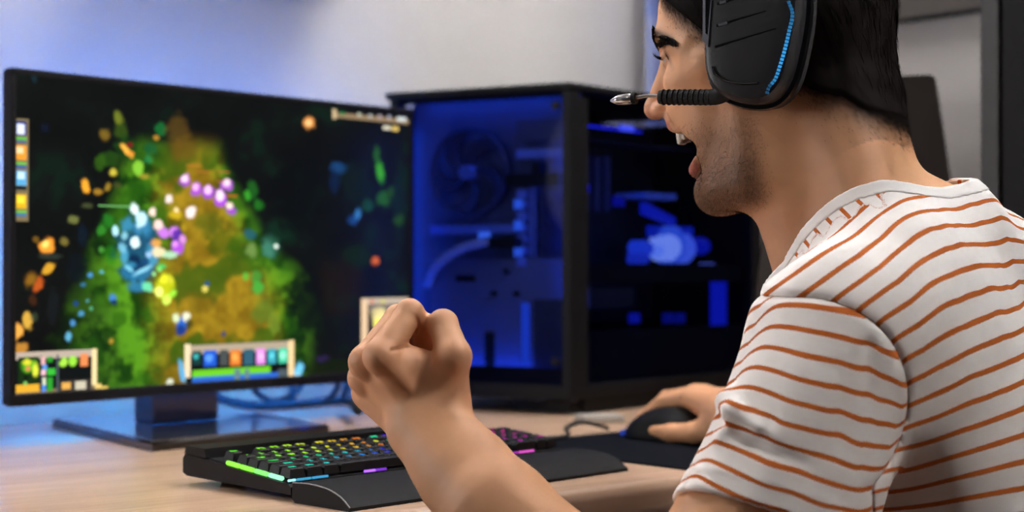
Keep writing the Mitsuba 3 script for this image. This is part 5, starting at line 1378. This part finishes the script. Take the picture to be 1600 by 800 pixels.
# slanted slots on the cup's face: dark raised bars standing in for shaded grooves
def on_cup(px, py, y=YO + .0016): return on_head(px, py, y)
for (x0, y0, x1, y1, wd) in ((1120, 6, 1165, -6, 3.4), (1119, 40, 1196, 17, 3.4), (1117, 73, 1212, 44, 3.0)):
    a, b = on_cup(x0, y0), on_cup(x1, y1); w_ = V(0, 0, wd / 1680)
    put(num('headset__slot'), at(hull([a + w_ / 2, a - w_ / 2, b + w_ / 8, b - w_ / 8] + [q - V(0, .004, 0) for q in (a + w_ / 2, a - w_ / 2, b + w_ / 8, b - w_ / 8)]), HEAD), CUPG)
for (x0, y0, x1, y1) in ((1122, 39.5, 1136, 35.5), (1124, 5, 1134, 2)):  # chrome slivers stand in for small glints in the slots
    a, b = on_cup(x0, y0, YO + .0022), on_cup(x1, y1, YO + .0022); w_ = V(0, 0, .0011)
    put(num('headset__slot_glint'), at(hull([a + w_, a - w_, b + w_, b - w_] + [q - V(0, .002, 0) for q in (a + w_, a - w_, b + w_, b - w_)]), HEAD), CHROME)
# raised curved line low on the face, bright trim at the front edge
ln = [on_cup(*q) for q in ((1112, 104), (1118, 117), (1135, 127), (1160, 131), (1185, 130))]
put('headset__crease', at(tube(ln, .0010, 6, 30), HEAD), CUPG, True)
tr = [on_cup(*q, YO - .0022) for q in ((1115, -10), (1111, 20), (1108.5, 74), (1100, 64), (1100.5, -10))]
put('headset__trim', at(hull(tr + [q + V(0, .0035, 0) for q in tr]), HEAD), mat('trim_grey', '#c4c4cc', 0.25, 0.9))
tr = [on_cup(*q, YO + .001) for q in ((1111, -10), (1107, 20), (1105.5, 54), (1103, 52), (1103, -10))]
put('headset__trim__inlay', at(hull(tr + [q + V(0, .0012, 0) for q in tr]), HEAD), CUPG)
# dashed blue light line along the back of the cup
lp = spline([on_cup(*q, YO + .0006) for q in ((1232, 2), (1238, 22), (1233, 48), (1226, 78), (1218, 105), (1211, 124), (1201, 137), (1197, 152))], 120)
ln_ = np.concatenate([[0], np.cumsum(np.linalg.norm(np.diff(lp, axis=0), axis=1))])
step = .0031
for i in range(int(ln_[-1] / step)):
    a = np.array([np.interp(i * step, ln_, lp[:, j]) for j in range(3)]); b = np.array([np.interp(i * step + step * .74, ln_, lp[:, j]) for j in range(3)])
    t = i * step / ln_[-1]; pw = (0.35 + 0.9 * math.exp(-((t - .55) / .28) ** 2)) * (.8 if t < .85 else .35)
    dv = unit(b - a); w_ = np.cross(dv, V(0, 1, 0)) * .00115
    mesh = hull([q + o + V(0, y, 0) for q in (a, b) for o in (w_, -w_) for y in (-.002, .0012)])
    put(num('headset__light'), at(mesh, HEAD), BLACK, **emit([c * pw for c in (.04, .36, .82)], sampling_weight=0.0))
# boom microphone
YB = .104
bm_ = [on_head(*q, YB) for q in ((1140, 140), (1122, 150), (1100, 152), (1064, 152), (1031, 152))]
bt = tube(bm_, [.0082, .0074, .0068, .0066, .0062], 14, 40)
put('headset__boom', at(bt, HEAD), RUBBER, True)
for i in range(10):
    x = 1036 + i * 8.2
    c = on_head(x + 1, 152, YB); d_ = unit(on_head(x + 4, 150, YB) - on_head(x, 154, YB))
    ax_ = unit(on_head(x + 4, 152, YB) - c)
    put(num('headset__boom_rib'), at(tube([c - ax_ * .0011, c - ax_ * .0006, c + ax_ * .0006, c + ax_ * .0011], [.0064, .0072, .0072, .0064], 16), HEAD), BLACK, True)
rod = [on_head(*q, YB) for q in ((1031, 150), (1010, 150), (985, 154))]
put('headset__rod', at(tube(rod, .0017, 10, 20), HEAD), CHROME, True)
tp = [on_head(*q, YB) for q in ((991, 154), (984, 154.5), (975, 155.5), (964, 156.5), (954, 157.5))]
put('headset__microphone', at(tube(tp, [.0030, .0050, .0050, .0042, .0010], 18, 24), HEAD), CHROME, True)
tag('headset__microphone', 'silver microphone tip')
tp = [on_head(*q, YB) for q in ((994, 153.5), (988, 154.2))]
put('headset__microphone__collar', at(tube(tp, .0053, 18), HEAD), BLACK, 30)
# band over the head
arc = [V(oc[0] + .004 - .0 * math.sin(a), .112 * math.cos(a), .045 + .124 * math.sin(a)) for a in np.linspace(-.12, math.pi + .12, 40)]
bw_ = np.array(arc); vs = []
for q in bw_:
    n_ = unit(q - V(0, 0, .045)); n_[0] = 0
    for dx, dn in ((-.017, 0), (.017, 0), (.017, .007), (-.017, .007)): vs.append(q + V(dx, 0, 0) + n_ * dn)
fs = []
for i in range(len(bw_) - 1):
    for j in range(4):
        k = (j + 1) % 4; fs += [[4 * i + j, 4 * i + k, 4 * i + 4 + k], [4 * i + j, 4 * i + 4 + k, 4 * i + 4 + j]]
band = trimesh.Trimesh(vs, fs, process=False); band = band if band.volume > 0 else trimesh.Trimesh(vs, np.array(fs)[:, ::-1], process=False)
put('headset__band', at(band, HEAD), CUPM, 40)
for s in (1, -1):
    put(num('headset__yoke'), at(hull([V(oc[0] + .004 + x, s * y, z) for x in (-.016, .016) for y in (.108, .116) for z in (.035, .075)]), HEAD), CUPG)
